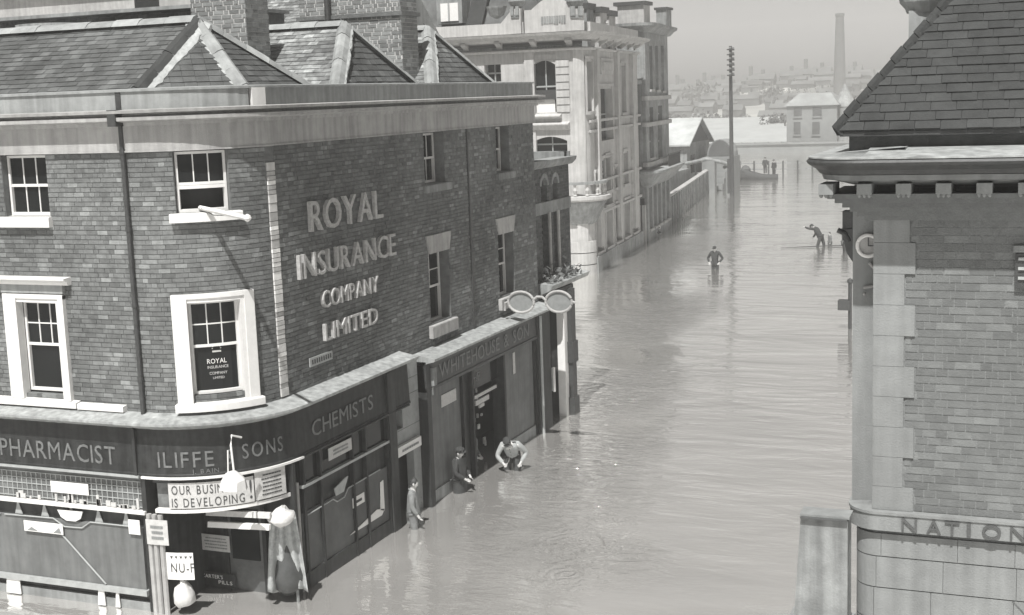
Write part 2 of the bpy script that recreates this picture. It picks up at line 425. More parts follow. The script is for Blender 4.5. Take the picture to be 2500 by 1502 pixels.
# ================================================================== water and land
_ch = []
def CH_(noise):
    if not _ch: _ch.append(noise(.9, 2.0, 1.9, 4, 1.1, 18))
    return _ch[0]
def watermat():
    m = bpy.data.materials.new('flood_water'); m.use_nodes = True; n = m.node_tree; b = n.nodes['Principled BSDF']; L = n.links.new
    g = n.nodes.new('ShaderNodeNewGeometry')
    b.inputs['IOR'].default_value = 3.0; b.inputs['Roughness'].default_value = .02; b.inputs['Specular IOR Level'].default_value = .5
    def noise(sx, sy, sc, det=3, dist=0, rot=0):
        mp = n.nodes.new('ShaderNodeMapping'); mp.inputs['Scale'].default_value = (sx, sy, 1); mp.inputs['Rotation'].default_value = (0, 0, R(rot))
        L(g.outputs['Position'], mp.inputs[0]); t = n.nodes.new('ShaderNodeTexNoise'); t.inputs['Scale'].default_value = sc
        t.inputs['Detail'].default_value = det; t.inputs['Distortion'].default_value = dist; L(mp.outputs[0], t.inputs['Vector']); return t.outputs['Fac']
    def math_(op, a, c):
        x = n.nodes.new('ShaderNodeMath'); x.operation = op
        for i, q in enumerate((a, c)):
            if isinstance(q, (int, float)): x.inputs[i].default_value = q
            else: L(q, x.inputs[i])
        return x.outputs[0]
    n1 = noise(.55, 1.5, 1.1, 3, .6, 12); n2 = noise(1, 2.1, 4.2, 3, .4, -14); n3 = noise(.16, .4, 1, 2, .8, 25)
    patch = noise(.16, .09, 1, 2, .5, 0)
    pm = n.nodes.new('ShaderNodeMapRange'); pm.inputs['From Min'].default_value = .4; pm.inputs['From Max'].default_value = .64
    pm.inputs['To Min'].default_value = .35; pm.inputs['To Max'].default_value = 1.5; L(patch, pm.inputs['Value'])
    h = math_('ADD', math_('MULTIPLY', n1, math_('MULTIPLY', pm.outputs[0], .75)), math_('ADD', math_('MULTIPLY', n2, .10), math_('MULTIPLY', n3, 1.6)))
    # choppier patches where the current is squeezed past the shops
    for (cx, cy, rx, ry, am) in CHOP:
        vs = n.nodes.new('ShaderNodeVectorMath'); vs.operation = 'SUBTRACT'; vs.inputs[1].default_value = (cx, cy, 0); L(g.outputs['Position'], vs.inputs[0])
        vd = n.nodes.new('ShaderNodeVectorMath'); vd.operation = 'DIVIDE'; vd.inputs[1].default_value = (rx, ry, 1); L(vs.outputs[0], vd.inputs[0])
        ln = n.nodes.new('ShaderNodeVectorMath'); ln.operation = 'LENGTH'; L(vd.outputs[0], ln.inputs[0])
        fo = n.nodes.new('ShaderNodeMapRange'); fo.interpolation_type = 'SMOOTHSTEP'; fo.inputs['From Min'].default_value = 1.0; fo.inputs['From Max'].default_value = .2; fo.inputs['To Min'].default_value = 0; fo.inputs['To Max'].default_value = am * 1.6
        L(ln.outputs['Value'], fo.inputs['Value'])
        h = math_('ADD', h, math_('MULTIPLY', CH_(noise), fo.outputs[0]))
    # boils where the current wells up
    for (cx, cy, rr, fr) in BOILS:
        vs = n.nodes.new('ShaderNodeVectorMath'); vs.operation = 'SUBTRACT'; vs.inputs[1].default_value = (cx, cy, 0); L(g.outputs['Position'], vs.inputs[0])
        nn = n.nodes.new('ShaderNodeTexNoise'); nn.inputs['Scale'].default_value = 1.3; nn.inputs['Detail'].default_value = 3; L(g.outputs['Position'], nn.inputs['Vector'])
        ln = n.nodes.new('ShaderNodeVectorMath'); ln.operation = 'LENGTH'; L(vs.outputs[0], ln.inputs[0])
        ds = math_('ADD', ln.outputs['Value'], math_('MULTIPLY', nn.outputs['Fac'], 1.9))
        sn = math_('SINE', math_('MULTIPLY', ds, fr), 0)
        fo = n.nodes.new('ShaderNodeMapRange'); fo.inputs['From Min'].default_value = rr; fo.inputs['From Max'].default_value = 0
        fo.inputs['To Min'].default_value = 0; fo.inputs['To Max'].default_value = .34; L(ln.outputs['Value'], fo.inputs['Value'])
        h = math_('ADD', h, math_('MULTIPLY', sn, fo.outputs[0]))
    bp = n.nodes.new('ShaderNodeBump'); bp.inputs['Strength'].default_value = 1; bp.inputs['Distance'].default_value = .045
    L(h, bp.inputs['Height']); L(bp.outputs[0], b.inputs['Normal'])
    silt = noise(.3, .5, .8, 5, .7, 10); sm = n.nodes.new('ShaderNodeMapRange'); sm.inputs['From Min'].default_value = .3; sm.inputs['From Max'].default_value = .7
    sm.inputs['To Min'].default_value = .88; sm.inputs['To Max'].default_value = 1.1; L(silt, sm.inputs['Value'])
    vm = n.nodes.new('ShaderNodeVectorMath'); vm.operation = 'SCALE'; vm.inputs[0].default_value = (.33, .322, .308); L(sm.outputs[0], vm.inputs['Scale'])
    # silty diffuse body under a surface that mirrors more and more towards grazing view
    df = n.nodes.new('ShaderNodeBsdfDiffuse'); L(vm.outputs[0], df.inputs['Color']); L(bp.outputs[0], df.inputs['Normal'])
    gl = n.nodes.new('ShaderNodeBsdfGlossy'); gl.inputs['Color'].default_value = (.96, .96, .95, 1); gl.inputs['Roughness'].default_value = .03; L(bp.outputs[0], gl.inputs['Normal'])
    lw = n.nodes.new('ShaderNodeLayerWeight'); lw.inputs['Blend'].default_value = .5
    fm = n.nodes.new('ShaderNodeMapRange'); fm.inputs['From Min'].default_value = .45; fm.inputs['From Max'].default_value = .9; fm.inputs['To Min'].default_value = .22; fm.inputs['To Max'].default_value = .92
    L(lw.outputs['Facing'], fm.inputs['Value']); ms = n.nodes.new('ShaderNodeMixShader'); L(fm.outputs[0], ms.inputs[0]); L(df.outputs[0], ms.inputs[1]); L(gl.outputs[0], ms.inputs[2])
    n.nodes.remove(b); L(ms.outputs[0], [q for q in n.nodes if q.type == 'OUTPUT_MATERIAL'][0].inputs['Surface'])
    return m
c1, c2, c3 = at(1432, 1330, Z=0), at(1400, 1400, Z=0), at(1480, 1270, Z=0)
BOILS = [(c1.x, c1.y, 1.5, 17), (c2.x, c2.y, 1.0, 21), (c3.x, c3.y, .9, 19)]
CHOP = []
for px_, py_, rx_, ry_, am_ in ((1600, 780, 2.6, 9, 1.7), (1500, 960, 2.6, 6, 2.4), (1450, 1130, 2.2, 4.5, 2.6), (1450, 1240, 1.8, 2.5, 1.6), (1640, 620, 4, 14, 1.4), (1500, 1380, 1.6, 2.2, 1.2), (1250, 1330, 1.8, 2.5, .9)):
    q_ = at(px_, py_, Z=0); CHOP.append((q_.x, q_.y, rx_, ry_, am_))
WATER = watermat()
o = MB().poly([(-900, -60, 0), (500, -60, 0), (500, 600, 0), (-900, 600, 0)]).build('flood_water', WATER); o['kind'] = 'structure'
o = MB().poly([(-2500, 500, -.6), (2500, 500, -.6), (2500, 3500, -.6), (-2500, 3500, -.6)]).build('ground', GRASS); o['kind'] = 'structure'
# hills
def hz(x, y):
    f = min(1, max(0, (y - 300) / 200)); f = f * f * (3 - 2 * f)
    h = (10.5 + .018 * (x + 100) + 2.0 * math.sin(x * .021 + 1) + 1.2 * math.sin(x * .06) + 1.2 * math.sin(y * .05 + x * .03)) * f
    return h - .6 + max(0, y - 520) * .002
mb = MB(); nx, ny = 90, 40
for j in range(ny + 1):
    for i in range(nx + 1):
        x, y = -420 + i * 8.5, 285 + j * 8; mb.v.append((x, y, hz(x, y)))
for j in range(ny):
    for i in range(nx): k = j * (nx + 1) + i; mb.f.append((k, k+1, k+nx+2, k+nx+1))
def fieldmat():
    m = bpy.data.materials.new('fields'); m.use_nodes = True; n = m.node_tree; b = n.nodes['Principled BSDF']; b.inputs['Roughness'].default_value = 1
    g = n.nodes.new('ShaderNodeNewGeometry'); vo = n.nodes.new('ShaderNodeTexVoronoi'); vo.inputs['Scale'].default_value = .022
    no = n.nodes.new('ShaderNodeTexNoise'); no.inputs['Scale'].default_value = .09; no.inputs['Detail'].default_value = 8
    n.links.new(g.outputs['Position'], vo.inputs['Vector']); n.links.new(g.outputs['Position'], no.inputs['Vector'])
    bw_ = n.nodes.new('ShaderNodeRGBToBW'); n.links.new(vo.outputs['Color'], bw_.inputs[0])
    a = n.nodes.new('ShaderNodeMath'); a.operation = 'MULTIPLY'; n.links.new(bw_.outputs[0], a.inputs[0]); n.links.new(no.outputs['Fac'], a.inputs[1])
    r = n.nodes.new('ShaderNodeValToRGB'); r.color_ramp.elements[0].color = (.05, .053, .05, 1); r.color_ramp.elements[1].color = (.34, .34, .32, 1); r.color_ramp.elements[1].position = .45
    n.links.new(a.outputs[0], r.inputs[0]); n.links.new(r.outputs[0], b.inputs['Base Color']); return m
o = mb.build('hills', fieldmat(), smooth=True); o['kind'] = 'structure'

# ================================================================== corner building
WB = -.75                                                    # walls go down to the drowned pavement
CB = Path((-24, 19.2), 0, [('l', 9.0), ('a', 1.75, 90), ('l', 12.8)])
AR = 1.75
sF = lambda X: X + 24.0
sA = lambda deg: 9.0 + R(deg) * AR
sS = lambda Y: 9.0 + R(90) * AR + (Y - 20.95)
SEND = CB.len
cb_ = thing('corner_building', 'brick corner building with rounded corner, shops below and raised wall letters', 'building', (-17, 22, 0))
HOLES = [(sF(-17.88), sF(-16.87), 7.15, 8.27), (sF(-17.80), sF(-16.86), 3.88, 5.62), (sF(-21.2), sF(-20.2), 7.15, 8.27), (sF(-21.2), sF(-20.2), 3.88, 5.62),
         (sA(24.8), sA(55.8), 7.2, 8.27), (sA(26.5), sA(57.2), 3.95, 5.65),
         (sS(27.1), sS(28.14), 7.1, 8.25), (sS(31.2), sS(32.05), 7.1, 8.25), (sS(27.08), sS(28.16), 3.95, 5.56), (sS(31.1), sS(32.1), 3.95, 5.56)]
ZT = 8.27
mb = MB(); wall(CB, mb, 0, SEND, 3.5, ZT, HOLES, -.35, -.012); mb.build('wall', MORTAR_S, cb_)
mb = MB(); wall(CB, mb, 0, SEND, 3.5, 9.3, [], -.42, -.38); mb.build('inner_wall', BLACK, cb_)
lst = lay(CB, 0, sA(82), 3.56, ZT, HOLES)
bricks(CB, lst, BRICK, cb_, 300)
lst = lay(CB, sS(20.98), SEND, 3.4, ZT, HOLES)
bricks(CB, lst, BRICK_D, cb_, 0)
# light banded strip where the curve meets the side wall
mb = MB(); z = 3.7; rnd = random.Random(2)
st = MB()
while z < 7.95:
    h = .084 if rnd.random() < .8 else .16
    e = .012 + rnd.uniform(0, .01); CB.box(mb, sA(82.6), sA(90), -.04, e, z, z + h - .012); z += h
mb.build('corner_strip', mat('pale_strip_brick', .5, .15, 9, .9, .4, 60, island=.3), cb_)
# frieze, cornice, parapet
mb = MB(); CB.sweep(mb, 0, SEND + .02, [(-.3, 8.27), (.07, 8.27), (.07, 8.30), (.055, 8.30), (.055, 8.72), (-.3, 8.72)]); mb.build('frieze', FRIEZE, cb_)
mb = MB(); CB.sweep(mb, 0, SEND + .2, [(-.3, 8.72), (.09, 8.72), (.10, 8.78), (.25, 8.80), (.275, 8.81), (.275, 8.87), (.12, 8.875), (.12, 8.93), (.30, 8.935), (.31, 8.985), (.05, 9.0), (-.3, 9.0)]); mb.build('cornice', FRIEZE, cb_)
ps = [0, sF(-15.15), sA(72), sA(84), SEND + .02]
for a, b in zip(ps, ps[1:]):
    if b - a < .5: continue
    mb = MB(); CB.sweep(mb, a + .03, b - .03, [(-.3, 8.99), (.03, 8.99), (.03, 9.3), (-.3, 9.3)]); mb.build('parapet', RENDER, cb_)
mb = MB(); CB.sweep(mb, 0, SEND + .03, [(-.34, 9.3), (.06, 9.3), (.06, 9.34), (-.34, 9.36)]); mb.build('coping', RENDER, cb_)
mb = MB(); CB.box(mb, sA(73), sA(83.5), -.2, .06, 8.985, 9.305); mb.build('parapet_block', PAINT_W, cb_)
mb = MB(); CB.box(mb, sF(-15.21), sF(-15.10), -.25, .045, 8.98, 9.31); mb.build('parapet_joint', IRON, cb_)
# downpipe at the start of the curve
def pipe(path, s, d, z0, z1, m, parent, r=.05, name='downpipe', collars=4):
    mb = MB(); mb.tube([path.P(s, d, z0), path.P(s, d, z1)], r, 10)
    for i in range(collars):
        z = z0 + (z1 - z0) * (i + .5) / collars; mb.tube([path.P(s, d, z - .04), path.P(s, d, z + .04)], r * 1.3, 10)
    return mb.build(name, m, parent)
pipe(CB, sF(-15.13), .06, 3.6, 8.95, IRON, cb_, .043)
mb = MB(); CB.box(mb, sF(-15.21), sF(-15.04), .0, .3, 8.72, 9.0); mb.build('rainwater_head', IRON, cb_)
# windows of the front and curve
def sill(path, s0, s1, z0, z1, d, m, parent, dback=-.2): mb = MB(); path.sweep(mb, s0, s1, [(dback, z0), (d, z0), (d, z1 - .02), (d - .01, z1), (dback, z1 + .015)]); return mb.build('sill', m, parent)
def surround(path, s0, s1, z0, z1, o0, o1, p0, p1, d, m, parent, name='window_surround'):
    mb = MB(); path.box(mb, s0, o0, -.1, d, z0, z1); path.box(mb, o1, s1, -.1, d, z0, z1); path.box(mb, o0, o1, -.1, d, p1, z1)
    path.box(mb, s0 - .015, o0 + .002, -.05, d + .025, z0, z1 + .02); path.box(mb, o1 + .07, s1 + .015, -.05, d + .025, z0, z1 + .02); path.box(mb, s0 - .015, s1 + .015, -.05, d + .022, z1 - .05, z1 + .03)
    return mb.build(name, m, parent)
sash(CB, cb_, sF(-17.86), sF(-16.89), 7.17, 8.25, -.13, 3, 1, 1, 3, label='sash window with three panes over three')
sill(CB, sF(-18.1), sF(-16.83), 6.97, 7.15, .1, PAINT_W, cb_)
sash(CB, cb_, sF(-21.18), sF(-20.22), 7.17, 8.25, -.13, 3, 1, 1, 3); sill(CB, sF(-21.3), sF(-20.1), 6.97, 7.15, .1, PAINT_W, cb_)
for x in (-17.33, -20.7):
    sash(CB, cb_, sF(x - .45), sF(x + .45), 3.92, 5.6, -.12, 3, 2, 1, 1, split=.52)
    surround(CB, sF(x - .73), sF(x + .62), 3.80, 5.72, sF(x - .45), sF(x + .45), 3.9, 5.6, .06, PAINT_W, cb_)
    mb = MB(); CB.box(mb, sF(x - .78), sF(x + .64), -.1, .07, 5.77, 5.93); mb.build('hood_frieze', RENDER, cb_)
    mb = MB(); CB.sweep(mb, sF(x - .9), sF(x + .80), [(-.1, 5.93), (.10, 5.93), (.12, 5.97), (.12, 6.0), (.2, 6.03), (.2, 6.06), (-.1, 6.08)]); mb.build('hood', PAINT_W, cb_)
mb = MB(); CB.sweep(mb, 0, sF(-16.55), [(-.1, 3.68), (.14, 3.68), (.14, 3.78), (-.1, 3.82)]); mb.build('sill', PAINT_W, cb_)
mb = MB(); CB.sweep(mb, sF(-16.54), sF(-15.52), [(-.1, 3.665), (.12, 3.665), (.12, 3.765), (-.1, 3.79)]); mb.build('sill', PAINT_W, cb_)
sash(CB, cb_, sA(25.2), sA(55.4), 7.2, 8.25, -.1, 3, 1, opened=True, split=.47, label='sash window pushed up and open')
sill(CB, sA(21.5), sA(61), 7.04, 7.19, .12, PAINT_W, cb_)
sash(CB, cb_, sA(27), sA(56.7), 3.97, 5.63, -.1, 3, 2, 1, 1, split=.52)
surround(CB, sA(19), sA(64.5), 3.82, 5.75, sA(27), sA(56.7), 3.95, 5.63, .06, PAINT_W, cb_)
sill(CB, sA(17.5), sA(66.5), 3.70, 3.84, .16, PAINT_W, cb_)
# window lettering and crest
letters(CB, 'ROYAL', sA(36), sA(48), 4.50, .085, -.14, PAPER, cb_, .004, single=True)
letters(CB, 'INSURANCE', sA(36), sA(49), 4.41, .05, -.14, PAPER_G, cb_, .004, single=True)
letters(CB, 'COMPANY', sA(37), sA(48), 4.30, .05, -.14, PAPER_G, cb_, .004, single=True)
letters(CB, 'LIMITED', sA(39), sA(46), 4.22, .04, -.14, PAPER_G, cb_, .004, single=True)
mb = MB(); CB.box(mb, sA(39.5), sA(45), -.14, -.136, 4.70, 4.73)
for i in range(7):
    a0 = math.pi * i / 6; CB.box(mb, sA(42.2 + 2.6 * math.cos(a0)) - .012, sA(42.2 + 2.6 * math.cos(a0)) + .012, -.14, -.136, 4.76 + .07 * math.sin(a0), 4.78 + .07 * math.sin(a0))
mb.build('window_crest', PAPER_G, cb_)
# windows of the side wall
for (a, b) in ((27.1, 28.14), (31.2, 32.05)):
    sash(CB, cb_, sS(a) + .02, sS(b) - .02, 7.12, 8.23, -.24, 3, 1, 1, 3); sill(CB, sS(a) - .09, sS(b) + .18, 6.93, 7.1, .09, STONE_G, cb_, -.24)
for (a, b) in ((27.08, 28.16), (31.1, 32.1)):
    sash(CB, cb_, sS(a) + .02, sS(b) - .02, 3.95, 5.54, -.24, 2, 2, 1, 1)
    sill(CB, sS(a) - .12, sS(b) + .16, 3.66, 3.94, .1, STONE, cb_, -.24)
    mb = MB(); P0, P1, P2_, P3 = (sS(a) + .02, 5.56), (sS(b) - .02, 5.56), (sS(b) + .12, 5.97), (sS(a) - .12, 5.97)
    mb.ext([CB.P(q[0], .035, q[1]) for q in (P0, P1, P2_, P3)], (-.15, 0, 0)); mb.build('keyed_lintel', STONE, cb_)
mb = MB(); CB.box(mb, sS(29.38), sS(29.43), -.02, .03, 3.4, 8.27); mb.build('wall_step_shade', IRON, cb_)  # dark strip standing in for the shade line at the wall step
# raised wall letters
for txt, a, b, z0, h in (('ROYAL', 22.0, 24.9, 6.60, .58), ('INSURANCE', 21.5, 25.4, 5.76, .46), ('COMPANY', 22.28, 24.55, 5.10, .33), ('LIMITED', 22.3, 24.45, 4.46, .33)):
    letters(CB, txt, sS(a), sS(b), z0, h, .004, LETTER, cb_, .075, slim=1.0)
mb = MB(); CB.box(mb, sS(21.75), sS(22.6), 0, .02, 4.05, 4.22); np_ = mb.build('street_nameplate', PAINT_G, cb_)
mb = MB()
for k in range(9): CB.box(mb, sS(21.82 + k * .085), sS(21.87 + k * .085), .02, .024, 4.09, 4.18)
mb.build('worn_characters', PRINT, np_)

# roofs: three hipped ridges running back from the side street
EZ = 9.02
def hip(y0, y1, xa, zr, xl=-25.0, xe=-13.62, front=True, chamfer=False, seed=1, m=SLATE):
    ym = (y0 + y1) / 2; ap = (xa, ym, zr)
    if chamfer:
        c0, c1 = (-15.45, y0, EZ), (xe, y0 + 1.55, EZ)
        roof_face([(xl, y0, EZ), c0, ap, (xl, ym, zr)], cb_, m, seed=seed); roof_face([c0, c1, ap], cb_, m, seed=seed + 1)
        roof_face([c1, (xe, y1, EZ), ap], cb_, m, seed=seed + 2)
        ridge(c0, ap, cb_, fillet=.26, m=SLATE_D, name='hip_tile'); ridge(c1, ap, cb_, fillet=.24, name='hip_tile')
    else:
        roof_face([(xl, y0, EZ), (xe, y0, EZ), ap, (xl, ym, zr)], cb_, m, seed=seed)
        roof_face([(xe, y0, EZ), (xe, y1, EZ), ap], cb_, SLATE, seed=seed + 2); ridge((xe, y0, EZ), ap, cb_, fillet=.2, name='hip_tile')
    MB().poly([(xl, y1, EZ), (xe, y1, EZ), ap, (xl, ym, zr)]).build('rear_slope', m, cb_)
    ridge((xe, y1, EZ), ap, cb_, name='hip_tile'); ridge((xl, ym, zr), ap, cb_, w_=.2, seg=.6)
hip(19.55, 23.85, -15.2, 10.62, chamfer=True, seed=1)
hip(23.85, 28.4, -14.55, 10.66, seed=11, m=SLATE_P)
hip(28.4, 32.9, -14.75, 10.72, seed=21, m=SLATE_P)
MB().box(-25, -15.1, 19.6, 33.4, 8.6, 8.9).box(-15.1, -13.75, 21.2, 33.4, 8.6, 8.9).build('roof_base', LEAD, cb_)

# chimneys
def chimney(x0, x1, y0, y1, z0, z1, parent, m, courses=True, band=None):
    core = MB().box(x0 + .01, x1 - .01, y0 + .01, y1 - .01, z0, z1).build('chimney', MORTAR_P if courses else m, parent)
    p = Path((x0, y0), 0, [('l', x1 - x0)]); q = Path((x1, y0), 90, [('l', y1 - y0)])
    bricks(p, lay(p, 0, x1 - x0, z0, z1, [], .092, .25, .02, jv=.02), m, core, 300, depth=.05)
    bricks(q, lay(q, 0, y1 - y0, z0, z1, [], .092, .25, .012), m, core, 120, depth=.03)
    if band:
        MB().box(x0 - .06, x1 + .06, y0 - .06, y1 + .06, band, band + .09).build('string_course', BRICK_D, core)
    return core
chimney(-16.95, -15.62, 24.0, 24.85, 9.3, 11.6, cb_, BRICK_C)
ch2 = chimney(-17.0, -14.32, 28.4, 29.25, 9.3, 11.9, cb_, BRICK_C, band=10.92)
mb = MB().tube([(-16.18, 28.3, 10.35), (-16.18, 28.3, 12.0)], .07).tube([(-16.6, 28.3, 10.62), (-15.75, 28.3, 10.64)], .035); mb.build('vent_pipe', IRON, ch2)
# rear wall of dark brick with a stone edge, behind the first roof
rw = thing('rear_brick_range', 'long dark brick wall rising behind the left slate roof', 'building', (-22, 27, 0))
p = Path((-34, 26.6), 0, [('l', 15.6)]); MB().box(-34, -18.4, 26.61, 30, 5, 11.24).build('wall', MORTAR_D, rw)
bricks(p, lay(p, 0, 15.6, 10.0, 11.22, []), BRICK_R, rw, 100)
mb = MB().box(-34, -18.3, 26.4, 30.1, 11.24, 11.32); mb.build('coping', STONE_G, rw)
mb = MB(); mb.lathe((-22.2, 26.0, 10.55), [(.55, 0), (.6, .32), (.9, .4), (.9, .48), (.2, .5)], 14); mb.build('roof_cowl', LEAD, rw)
pb = thing('pale_rear_house', 'pale rendered house wall rising behind the dark brick range', 'building', (-28, 44, 0))
MB().box(-42, -25.0, 44, 50, 3, 14).build('wall', STONE, pb)
for x in (-33.6, -30.5, -27.4):
    f_ = MB().box(x, x + 1.1, 43.93, 44.02, 11.6, 13.5).build('window', GLASS, pb)
mb = MB().box(-42.1, -24.9, 43.7, 44, 13.7, 14); mb.build('cornice', STONE, pb)
rs = thing('rear_slate_house', 'grey slate-roofed house seen between the two brick chimneys', 'building', (-20, 38, 0))
MB().box(-24, -19.3, 36, 41, 5, 11.0).build('wall', RENDER, rs)
roof_face([(-24.2, 35.8, 11.0), (-19.2, 35.8, 11.0), (-19.2, 38.5, 13.2), (-24.2, 38.5, 13.2)], rs, SLATE_P)
MB().ext([(-19.25, 36, 11), (-19.25, 41, 11), (-19.25, 38.5, 13.1)], (-.2, 0, 0)).build('gable', RENDER, rs)
mb = MB().tube([(-20.7, 35.2, 9.8), (-20.7, 35.2, 13)], .16); mb.build('flue_pipe', LEAD, rs)

# ---- shops of the corner building
def rows(path, s0, s1, z0, z1, d0, d1, m, parent, name): mb = MB(); path.box(mb, s0, s1, d0, d1, z0, z1); return mb.build(name, m, parent)
SPL = [0, sS(25.45)]
mb = MB(); CB.sweep(mb, 0, SPL[1], [(-.1, 3.42), (.22, 3.42), (.30, 3.46), (.42, 3.50), (.46, 3.53), (.46, 3.57), (-.02, 3.67)]); mb.build('shop_cornice', LEAD, cb_)
mb = MB(); CB.sweep(mb, 0, SPL[1] - .1, [(-.1, 2.56), (.27, 2.56), (.27, 2.6), (.25, 2.62), (.22, 3.42), (-.1, 3.42)]); mb.build('fascia', DARKP2, cb_)
rows(CB, 0, sF(-15.15), 2.53, 2.57, -.1, .31, PAINT_G, cb_, 'fascia_rail'); 
mb = MB(); CB.box(mb, sF(-15.1), sA(88), -.1, .31, 2.53, 2.57); mb.build('fascia_rail', PAINT_W, cb_)
rows(CB, sA(88.5), SPL[1] - .2, 2.53, 2.565, -.1, .30, DARKP, cb_, 'fascia_rail')
letters(CB, 'PHARMACIST', sF(-18.3), sF(-15.66), 2.73, .33, .245, GILT, cb_, .012)
letters(CB, 'ILIFFE', sA(7), sA(36), 2.74, .28, .245, GILT, cb_, .012)
letters(CB, '&', sA(42), sA(46), 2.74, .28, .245, GILT, cb_, .012)
letters(CB, 'SONS', sA(50), sA(74), 2.80, .27, .245, GILT, cb_, .012)
letters(CB, 'J. BAIN', sA(24.5), sA(38), 2.625, .075, .255, GILT, cb_, .01, single=True)
letters(CB, 'CHEMISTS', sS(21.3), sS(23.7), 2.82, .30, .245, mat('dim_letter', .12, .3, 14, .6), cb_, .012)
mb = MB(); CB.box(mb, sF(-15.25), sF(-15.19), .2, .29, 2.57, 3.42); mb.build('fascia_pilaster', DARKP, cb_)
# left shop window
SW0, SW1 = sF(-21.5), sF(-15.22); dS = .22
rows(CB, SW0, SW1, 1.90, 2.53, .0, dS - .06, mat('window_interior', .10, .5, 2.5, .9, 0), cb_, 'shop_window_glass')
g = MB()
x = SW0
while x < SW1: CB.box(g, x - .007, x + .007, dS - .06, dS - .045, 1.93, 2.42); x += .115
for z in (1.95, 2.08, 2.2, 2.31, 2.42): CB.box(g, SW0, SW1, dS - .06, dS - .043, z - .007, z + .007)
g.build('leaded_lights', PAINT_G, cb_)
rows(CB, SW0, SW1 + .1, 1.84, 1.90, -.05, dS + .04, PAINT_W, cb_, 'transom')
rows(CB, SW0, SW1, 1.55, 1.84, .0, dS - .1, DARKP, cb_, 'valance_board')
mb = MB(); xx = SW0 + .3
while xx < SW1 - .1: mb.ext([CB.P(xx - .09, dS - .08, 1.58), CB.P(xx + .09, dS - .08, 1.58), CB.P(xx + .04, dS - .08, 1.72), CB.P(xx + .02, dS - .08, 1.8), CB.P(xx - .02, dS - .08, 1.8), CB.P(xx - .04, dS - .08, 1.72)], (0, -.015, 0)); xx += .62
mb.build('valance_ornament', PAINT_G, cb_)
rows(CB, SW0, SW1 - .05, .40, 1.56, .0, dS - .04, BLIND, cb_, 'window_blind')
mb = MB()
for (a, b, za, zb) in ((-21.5, -18.5, 1.56, 1.56), (-18.4, -17.25, 1.56, 1.58), (-17.25, -17.0, 1.58, 1.44), (-17.0, -16.6, 1.44, 1.45), (-16.6, -16.4, 1.45, 1.58), (-16.4, -15.35, 1.58, 1.58)):
    mb.tube([CB.P(sF(a), dS - .02, za), CB.P(sF(b), dS - .02, zb)], .014, 6)
mb.build('blind_edge_rope', PAINT_G, cb_)
mb = MB().ext([CB.P(sF(-17.12), dS - .02, 1.76), CB.P(sF(-17.05), dS - .02, 1.63), CB.P(sF(-16.93), dS - .02, 1.57), CB.P(sF(-16.72), dS - .02, 1.57), CB.P(sF(-16.6), dS - .02, 1.63), CB.P(sF(-16.54), dS - .02, 1.77)], (0, -.02, 0)); mb.build('half_round_plaque', PAPER, cb_)
rows(CB, SW0, SW1, .30, .40, .0, dS + .03, PAINT_G, cb_, 'window_rail')
rows(CB, SW0, SW1, WB, .16, -.1, dS - .04, STONE_G, cb_, 'stall_riser')
rows(CB, SW0, SW1, .16, .30, -.1, dS - .12, DARKP, cb_, 'stall_vent')
for a, b in ((-18.5, -18.15), (-16.35, -16.18), (-15.95, -15.85)): MB().ext([CB.P(sF(a), dS, .02), CB.P(sF(b), dS, .02), CB.P(sF(b) - .03, dS - .02, .34), CB.P(sF(a) + .02, dS - .02, .34)], (0, -.02, 0)).build('torn_poster_scrap', PAPER, cb_)
mb = MB(); mb.tube([CB.P(sF(-17.2), dS - .02, 1.4), CB.P(sF(-16.16), dS - .02, .42)], .016, 6); mb.build('blind_cord', PAINT_G, cb_)
# goods on the window shelf, seen through the leaded lights
mb = MB(); rnd = random.Random(9)
for i in range(26):
    x = rnd.uniform(sF(-18.4), SW1 - .1); h = rnd.uniform(.05, .2); CB.box(mb, x, x + rnd.uniform(.04, .12), dS - .055, dS - .03, 1.91, 1.91 + h)
stuff(mb.build('window_goods', PAPER_G, cb_))
# pillar and entrance
mb = MB()
for i in range(3): mb.tube([CB.P(sF(-15.06) + i * .11, dS + .0, WB), CB.P(sF(-15.06) + i * .11, dS + .0, 1.86)], .05, 8)
mb.build('entrance_pillar', STONE, cb_)
rows(CB, sF(-15.2), sF(-15.1), WB, 2.53, -.1, dS - .02, DARKP, cb_, 'entrance_pilaster')
# recess: back wall, door, ceiling
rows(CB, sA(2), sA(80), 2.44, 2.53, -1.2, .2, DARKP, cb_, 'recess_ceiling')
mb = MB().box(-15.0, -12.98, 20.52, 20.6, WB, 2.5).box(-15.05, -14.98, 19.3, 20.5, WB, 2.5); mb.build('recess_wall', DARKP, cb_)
mb = MB().box(-14.42, -13.66, 20.44, 20.52, WB, 1.75); door = mb.build('shop_door', mat('door_paint', .07, .3, 6, .4, .1), cb_)
mb = MB().box(-14.5, -14.42, 20.40, 20.52, WB, 1.85).box(-13.66, -13.58, 20.40, 20.52, WB, 1.85).box(-14.5, -13.58, 20.40, 20.52, 1.75, 1.85); mb.build('door_frame', DARKP2, door)
MB().box(-14.34, -13.74, 20.41, 20.44, .62, 1.6).build('door_glass', GLASS, door)
# post at the outer edge of the entrance with light rail
mb = MB().tube([CB.P(sA(83), .22, WB), CB.P(sA(83), .22, 2.1)], .045, 8); mb.build('entrance_post', STONE, cb_)
rows(CB, sA(3), sA(83), 1.90, 1.97, .12, .24, PAINT_W, cb_, 'entrance_transom')
rows(CB, sA(3), sA(83), 1.97, 2.53, .10, .13, mat('fanlight', .12, .5, 4, .7, 0), cb_, 'entrance_fanlight')
